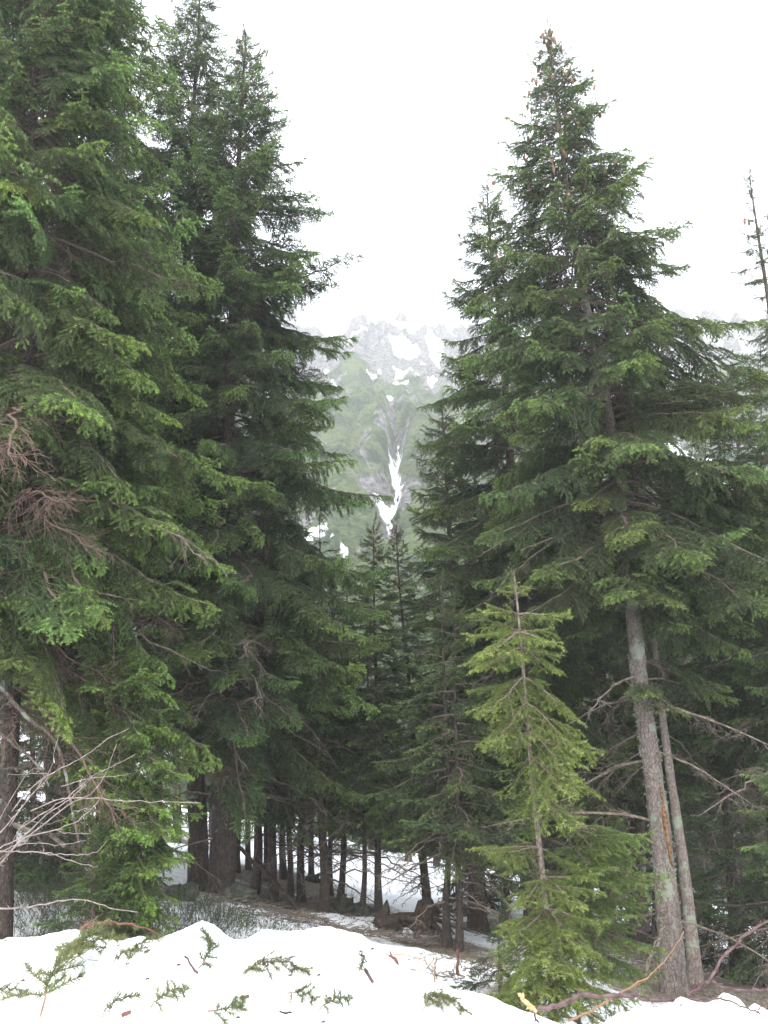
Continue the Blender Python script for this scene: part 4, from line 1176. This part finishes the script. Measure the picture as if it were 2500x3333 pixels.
stick('fallen_branch', 'forked grey-red branch standing out of the right snow lumps', 'branch', [
    ('main_stem', [(2225, 3255), (2270, 3215), (2312, 3192), (2330, 3160), (2352, 3110), (2395, 3078), (2418, 3045), (2460, 3020), (2520, 2985), (2600, 2950)], .0105, .006),
    ('branch', [(2314, 3192), (2350, 3210), (2400, 3222), (2460, 3224), (2520, 3215), (2600, 3200)], .0075, .005),
    ('twig', [(2385, 3082), (2405, 3082), (2418, 3083)], .005, .004),
    ('branch', [(2232, 3250), (2300, 3252), (2360, 3254), (2410, 3272), (2455, 3290), (2475, 3300)], .007, .004),
    ('twig', [(2463, 3292), (2475, 3280), (2480, 3262)], .004, .002)], 3.45, M_brk, 'bare branches on the snow bank', seed=6)
# red stripped branch near the small shrub, and the one on the left crest
stick('fallen_branch', 'broken red-barked branch poking out of the snow crest by the dwarf shrub', 'branch', [
    ('main_stem', [(1196, 3086), (1235, 3100), (1278, 3113), (1292, 3120), (1298, 3165)], .012, .009),
    ('twig', [(1290, 3118), (1282, 3140), (1274, 3152)], .006, .003, M_brk2),
    ('twig', [(1280, 3105), (1330, 3108), (1385, 3125), (1415, 3155)], .004, .003, M_straw),
    ('twig', [(1422, 3115), (1416, 3160), (1414, 3222)], .006, .005, M_brk2)], 4.35, M_redbark, 'bare branches on the snow bank', seed=7)
stick('fallen_branch', 'red-barked branch with splinters and green spray on the left snow crest', 'branch', [
    ('main_stem', [(262, 3026), (285, 3010), (320, 3004), (370, 3003), (430, 3008), (480, 3024), (520, 3044)], .014, .004),
    ('splinter', [(270, 3022), (300, 2998), (322, 2982)], .005, .002, M_brk2),
    ('splinter', [(285, 3018), (330, 3002), (365, 2996)], .004, .002, M_straw),
    ('splinter', [(350, 3003), (362, 3014), (372, 3030)], .004, .002)], 4.1, M_redbark, 'bare branches on the snow bank', seed=8)

# bare deciduous shrub at the left
stick('bare_shrub', 'bare pinkish grey shrub fanning its thin twigs from the left edge', 'shrub', [
    ('stem', [(-60, 2900), (10, 2800), (60, 2740), (150, 2650), (230, 2600), (300, 2530)], .009, .003),
    ('stem', [(-40, 2870), (40, 2760), (120, 2700), (220, 2620), (300, 2585), (340, 2530), (380, 2420)], .008, .002),
    ('stem', [(-60, 2760), (20, 2690), (60, 2640), (110, 2580), (165, 2510), (190, 2400)], .007, .002),
    ('stem', [(40, 2640), (100, 2560), (200, 2500), (280, 2460), (350, 2405), (420, 2370)], .006, .002),
    ('stem', [(100, 2640), (200, 2595), (320, 2600), (400, 2607), (520, 2610), (655, 2613)], .006, .003),
    ('stem', [(60, 2700), (150, 2640), (220, 2600), (300, 2520), (380, 2490), (440, 2455)], .006, .002),
    ('stem', [(-40, 2780), (60, 2730), (180, 2700), (240, 2680), (290, 2640), (320, 2610), (342, 2570)], .006, .002),
    ('stem', [(-60, 2770), (40, 2772), (100, 2772), (180, 2780), (250, 2785), (320, 2775), (348, 2738)], .007, .002),
    ('stem', [(120, 2772), (200, 2790), (260, 2812), (320, 2822)], .005, .002),
    ('stem', [(-40, 2790), (60, 2745), (120, 2745), (200, 2752), (280, 2735)], .005, .002),
    ('stem', [(30, 2690), (90, 2600), (170, 2520), (120, 2518), (60, 2522), (25, 2520)], .004, .0015),
    ('stem', [(-30, 2720), (60, 2560), (100, 2500), (150, 2505)], .004, .0015),
    ('stem', [(180, 2700), (240, 2715), (300, 2712), (290, 2700)], .003, .0015),
    ('stem', [(200, 2560), (300, 2528), (400, 2525), (430, 2518)], .004, .0015),
    ('stem', [(-60, 2830), (20, 2790), (80, 2660), (150, 2690), (215, 2660)], .004, .0015),
    ('stem', [(240, 2640), (290, 2630), (330, 2645)], .003, .0015)], 4.6, M_shrubb, None, seed=12, sides=6)
stick('bare_shrub', 'pale bowed twig arching over the left snow crest', 'twig', [
    ('stem', [(-60, 2962), (60, 2955), (130, 2948), (190, 2932), (250, 2926), (310, 2938), (370, 2958), (450, 2970)], .0075, .003),
    ('stem', [(75, 2950), (82, 2938), (80, 2926)], .004, .002), ('stem', [(115, 2955), (130, 2975), (128, 2986)], .006, .003),
    ('stem', [(118, 2960), (118, 3000), (80, 3030), (36, 3056)], .003, .002)], 4.4, M_shrubb, None, seed=13)
stick('broken_branch', 'thick mottled broken branch slanting down from the left edge', 'branch', [
    ('main_stem', [(-60, 2150), (10, 2245), (60, 2305), (110, 2355), (165, 2390), (195, 2440), (215, 2520), (235, 2640), (262, 2760)], .030, .012),
    ('branch', [(-60, 2330), (20, 2405), (80, 2450), (130, 2495), (160, 2560)], .022, .010)], 6.0, bark_mat('mottled_branch_bark', (.07, .052, .043), (.14, .11, .093), (.18, .185, .155), .54), None, seed=14)
# leaning dead poles in the wood
for k, (lab, pl, d, r) in enumerate([
    ('long dead pole leaning across the trunk row down to the litter', [(770, 2750), (850, 2830), (920, 2900), (1000, 2985), (1010, 3010)], 11.8, .045),
    ('second thinner dead pole beside the long leaning one', [(830, 2790), (900, 2870), (960, 2950), (990, 2990)], 11.9, .028),
    ('thin dark fallen pole on the snow left of the double trunk', [(520, 2855), (560, 2900), (590, 2945)], 10.5, .022)]):
    stick('dead_pole', lab, 'pole', [('main_stem', pl, r, r * .6)], d, M_root if k else M_bark_b, 'dead poles leaning between the trunks', seed=20 + k, jit=.02)
stick('dead_pole', 'short red-brown stake standing in the snow behind the dwarf shrub', 'stake', [('main_stem', [(1488, 3170), (1490, 3130), (1489, 3090)], .022, .018)], 7.2, M_redbark, 'dead poles leaning between the trunks', seed=25)

# ------------------------------------------------------------------ twigs and litter on the bank
def sprig_mesh(seed, L, n_side, curve=.2, green=True, thick=.8, dens=1500):
    rng = np.random.default_rng(seed); s = Soup(); K = 10
    t = np.linspace(0, 1, K + 1)
    ax = np.stack([L * (t - .5), L * curve * (t - t * t) * 2 + L * .02 * rng.normal(size=K + 1), .02 + .03 * np.sin(t * 3.1) * L / .3 + .004 * rng.normal(size=K + 1)], 1)
    tube(s, ax, np.linspace(.0035, .0016, K + 1) * thick, 5, 0)
    tp = .35 + .35 * t
    for j in range(2, K): needles(s, ax[j:j + 1], ax[j + 1:j + 2], np.array([tp[j]]), .025, .0024, dens, 1, rng, flat=.3)
    f = np.linspace(.12, .9, n_side) + rng.normal(size=n_side) * .02
    P_, i = samp(np.repeat(ax[None], n_side, 0), f)
    T_ = ax[i + 1] - ax[i]; T_ /= np.linalg.norm(T_, axis=1, keepdims=True)
    lat = np.cross([0, 0, 1.0], T_); sg = np.where(np.arange(n_side) % 2, 1, -1) * 1.0
    a = rng.uniform(.6, 1.0, n_side)
    D = T_ * np.cos(a)[:, None] + lat * (sg * np.sin(a))[:, None] + np.array([0, 0, .2]) * rng.normal(size=(n_side, 1))
    l = L * rng.uniform(.16, .42, n_side) * (1.1 - f * .7)
    nd, dr = poly_grow(P_, D, l, 3, .05, rng, .1)
    nd[:, :, 2] = np.maximum(nd[:, :, 2], .004)
    for j in range(3):
        prisms(s, nd[:, j], nd[:, j + 1], .0018 * thick, .0013, 4, 0)
        needles(s, nd[:, j], nd[:, j + 1], .4 + .5 * rng.random(n_side), .023, .0024, dens * .8, 1, rng, flat=.3)
    return s.mesh('sprig_mesh', [M_twig2, M_needle_y2 if green else M_needle])
M_twig2 = plain_mat('orange_twig', (.13, .08, .05), (.22, .14, .085), 40)
M_needle_y2 = needle_mat('cut_twig_needles', (.055, .085, .035), (.15, .19, .06), .2)
SP = [sprig_mesh(900 + i, L, n, c) for i, (L, n, c) in enumerate([(.36, 19, .15), (.22, 12, .35), (.20, 10, -.3), (.36, 15, .35), (.11, 4, .2), (.18, 8, .1)])]
def lay(label, me, px, py, rz, sc=1.0, cat='twig', name='spruce_twig', tilt=0.0, dz=.0):
    p = hit(px, py, surf_h, 1.6, 9)
    e = .04
    nx = -(float(surf_h(p.x + e, p.y)) - float(surf_h(p.x - e, p.y))) / (2 * e); ny = -(float(surf_h(p.x, p.y + e)) - float(surf_h(p.x, p.y - e))) / (2 * e)
    nrm = Vector((nx, ny, 1)).normalized()
    q = nrm.to_track_quat('Z', 'Y') ; 
    o = link(name, me, None, (p.x, p.y, p.z + dz)); o.rotation_mode = 'QUATERNION'
    from mathutils import Quaternion
    o.rotation_quaternion = Quaternion((nrm.cross(Vector((0, 0, 1)))).normalized() if nrm.z < .9999 else (0, 0, 1), -nrm.angle(Vector((0, 0, 1)))) @ Quaternion((0, 0, 1), rz) @ Quaternion((0, 1, 0), tilt)
    o.scale = (sc,) * 3
    v_ = rnd.uniform(.65, 1.15); o.color = (v_ * rnd.uniform(1.0, 1.25), v_, v_ * .9, 1)
    tag(o, label, cat, 'torn spruce twigs and sticks on the snow bank'); return o
lay('largest torn spruce sprig, standing dark green on the left of the bank', SP[0], 250, 3200, 1.45, 1.45, dz=.02)
lay('side arm of green needles reaching right from the largest sprig', SP[1], 320, 3140, .25, .95, dz=.03)
lay('bunched dark sprig tips just above the largest sprig', SP[3], 262, 3125, 2.0, .55, dz=.03)
lay('small sprig with a pale brown bud, left of the snow ledge shadow', SP[1], 478, 3105, .9, .8)
lay('thin faint sprig lying left of the budded sprig', SP[4], 415, 3128, .5, .9)
lay('yellow-green upright sprig near the crest dip', SP[2], 640, 3098, 2.0, .9)
lay('long green spruce spray bending right across the middle of the bank', SP[3], 890, 3205, -.35, .85, dz=.01)
lay('dark trailing end of the long spray, lower right of it', SP[5], 990, 3262, -.75, .9)
lay('faint dark sprig at the left tip of the long spray', SP[4], 815, 3180, .8, .8)
lay('upright thin yellow-green sprig at the bottom edge', SP[5], 540, 3268, 1.1, .95)
lay('flat sprig with an orange scrap at the bottom edge', SP[4], 400, 3292, .3, 1.1)
lay('bushy light sprig left of the brown bark stick, near the bottom edge', SP[2], 728, 3282, 1.0, .95)
lay('thin curved sprig right of the long spray near the bottom edge', SP[5], 1085, 3285, .8, .85)
lay('single small green sprig on the open snow of the middle bank', SP[4], 1157, 3134, -1.3, .95)
lay('dark tangled clump of spruce twigs on the bank slope at the bottom', SP[3], 1440, 3300, -.35, .75)
lay('second layer of the dark tangled clump at the bottom', SP[1], 1425, 3285, .6, .8)
lay('sprig half out of the frame at the bottom left corner', SP[5], 20, 3250, .2, .8)
lay('pale sprig fallen under the red-barked branch on the left crest', SP[3], 445, 3042, -.1, .85, dz=.04)
lay('small greenish sprig in the notch of the snow crest', SP[4], 778, 3058, .3, .7)
def bark_stick(label, px, py, rz, L, r, mat, seed):
    rng = np.random.default_rng(seed); s = Soup()
    pts = [np.array([L * (k / 5 - .5), rng.normal() * L * .03, r * .7 + abs(rng.normal()) * L * .02]) for k in range(6)]
    tube(s, pts, r * rng.uniform(.75, 1.2, 6), 7)
    lay(label, s.mesh('stick_mesh', [mat]), px, py, rz, 1, 'stick', 'bark_stick')
bark_stick('short thick grey-purple bark stick on the open snow', 1197, 3180, -.05, .060, .007, M_brk, 1)
bark_stick('red-brown stick scrap right of the bushy light sprig', 795, 3250, .6, .035, .005, M_redbark, 2)
bark_stick('thin dark stick low in the middle of the bank', 930, 3300, -.5, .055, .003, M_root, 3)
bark_stick('thin brown twig scrap below the yellow-green upright sprig', 620, 3146, 0.0, .075, .0035, M_brk, 4)
bark_stick('orange scrap of bark beside the flat sprig', 412, 3305, .1, .03, .006, M_redbark, 5)
bark_stick('small curled brown scrap left of the largest sprig top', 203, 3110, 1.2, .05, .004, M_brk, 6)
bark_stick('thin upright stick right of the long spray', 1100, 3240, 1.3, .07, .0018, M_root, 7)
# fine litter: needles, scales and bits of bark, uncountable
s = Soup(); n = 620
rg = np.random.default_rng(44)
px = rg.uniform(-100, 2400, n); x = (px - 1250) / F * 3.4; y = rg.uniform(2.6, 3.9, n)
a = rg.random(n) * 3.14; L_ = rg.exponential(.010, n) + .004
z = surf_h(x, y) + .003
P0 = np.stack([x, y, z], 1); P1 = P0 + np.stack([np.cos(a) * L_, np.sin(a) * L_, rg.normal(size=n) * .002], 1)
prisms(s, P0, P1, .0011, .0008, 3, 0)
m = 60; k = rg.integers(0, n, m)
for q in k:
    tube(s, [P0[q], P0[q] + np.array([.010, .003, .002]), P0[q] + np.array([.017, -.003, .001])], [.002, .0045, .001], 5)
o = link('needle_litter', s.mesh('litter_mesh', [M_brk])); tag(o, 'fine brown needles and bark crumbs scattered on the snow bank', kind='stuff')
# twig and needle litter on the wood floor
s = Soup(); rg = np.random.default_rng(45); pts = []
for (px_, py_, rad, n) in [(1150, 3010, 1.0, 900), (1000, 3000, .6, 300), (1280, 3040, .7, 500), (900, 2970, .7, 400), (1480, 3150, .5, 350), (2000, 3120, 1.2, 500), (2400, 3120, 1.2, 500), (1700, 3060, 1.2, 400), (850, 2930, 1.0, 400)]:
    c = hit(px_, py_, ground_h, 5.5, 40)
    r = rad * np.sqrt(rg.random(n)); a = rg.random(n) * 6.283
    pts.append(np.stack([c.x + r * np.cos(a), c.y + r * np.sin(a)], 1))
pts = np.concatenate(pts); n = len(pts); z = ground_h(pts[:, 0], pts[:, 1]) + .03
a = rg.random(n) * 3.14; L_ = rg.exponential(.06, n) + .03
P0 = np.column_stack([pts, z]); P1 = P0 + np.stack([np.cos(a) * L_, np.sin(a) * L_, rg.normal(size=n) * .02], 1)
prisms(s, P0, P1, .006, .003, 3, 0)
o = link('twig_litter', s.mesh('twig_litter_mesh', [M_deadtwig])); tag(o, 'grey-brown fallen twigs and bark litter on the forest snow', kind='stuff')

# lichen tufts on the grey trunk
t_e, path, base = main_t
s = Soup(); rg = np.random.default_rng(46); n = 200
zz = rg.choice(np.array([-.1, .35, .8, 1.25, 1.62, 1.95, 2.1, 2.5]), n) + rg.normal(size=n) * .16
a = rg.uniform(math.pi * .75, math.pi * 2.1, n)
bx, by, br = path(zz)
c = np.stack([bx + np.cos(a) * br * 1.02, by + np.sin(a) * br * 1.02, zz], 1) - base
nr = np.stack([np.cos(a), np.sin(a), np.zeros(n)], 1)
for k in range(6):
    d_ = nr * .6 + rg.normal(size=(n, 3)) * .7; d_ /= np.linalg.norm(d_, axis=1, keepdims=True)
    prisms(s, c, c + d_ * rg.uniform(.008, .026, (n, 1)), .0045, .002, 3, 0)
M_lich = plain_mat('lichen_tuft', (.13, .15, .11), (.24, .26, .20), 60)
lo = link('lichen', s.mesh('lichen_mesh', [M_lich]), t_e); lo['kind'] = 'stuff'

# the orange resin scar on the same trunk
s = Soup(); pts = []; wd = []
for (px_, py_, w_) in [(2141, 2545, 2), (2143, 2575, 8), (2147, 2610, 7), (2150, 2640, 14), (2155, 2680, 17), (2160, 2715, 10), (2166, 2750, 12), (2172, 2790, 8), (2178, 2815, 2)]:
    q_ = at(px_, py_, 9.0); bx, by, br = path(q_.z); dx_ = max(-.85, min(.85, (q_.x - bx) / br))
    pts.append(np.array([bx + dx_ * br, by - br * math.sqrt(1 - dx_ * dx_) - .002, q_.z]) - base); wd.append(w_ * 9.2 / F)
tube(s, pts, [w_ * .5 for w_ in wd], 8)
for k in range(len(s.v)): s.v[k] = s.v[k]
M_resin = plain_mat('orange_resin', (.05, .03, .02), (.20, .10, .04), 30, .7, .6)
ro = link('resin_scar', s.mesh('resin_scar_mesh', [M_resin], True), t_e); ro['label'] = 'orange resin scar running down the bark'

# ------------------------------------------------------------------ haze
HX, HY0, HY1, HZ0, HZ1 = 370, -60, 545, -25, 290
V = [(x, y, z) for z in (HZ0, HZ1) for y in (HY0, HY1) for x in (-HX, HX)]
q = [(0, 2, 3, 1), (4, 5, 7, 6), (0, 1, 5, 4), (2, 6, 7, 3), (0, 4, 6, 2), (1, 3, 7, 5)]
m = bpy.data.materials.new('rain_haze'); m.use_nodes = True; nt = m.node_tree; nt.nodes.clear()
out = nt.nodes.new('ShaderNodeOutputMaterial'); v = nt.nodes.new('ShaderNodeVolumePrincipled')
v.inputs['Color'].default_value = (.97, .98, 1.0, 1); v.inputs['Density'].default_value = HAZE = .00120
v.inputs['Anisotropy'].default_value = 0.2
nt.links.new(v.outputs[0], out.inputs['Volume'])
o = link('haze', mesh_np('haze_mesh', V, None, [m], quads=q)); tag(o, 'pale rain haze filling the valley', kind='stuff')
for x in DBG: print(x)
print('objects', len(bpy.data.objects))
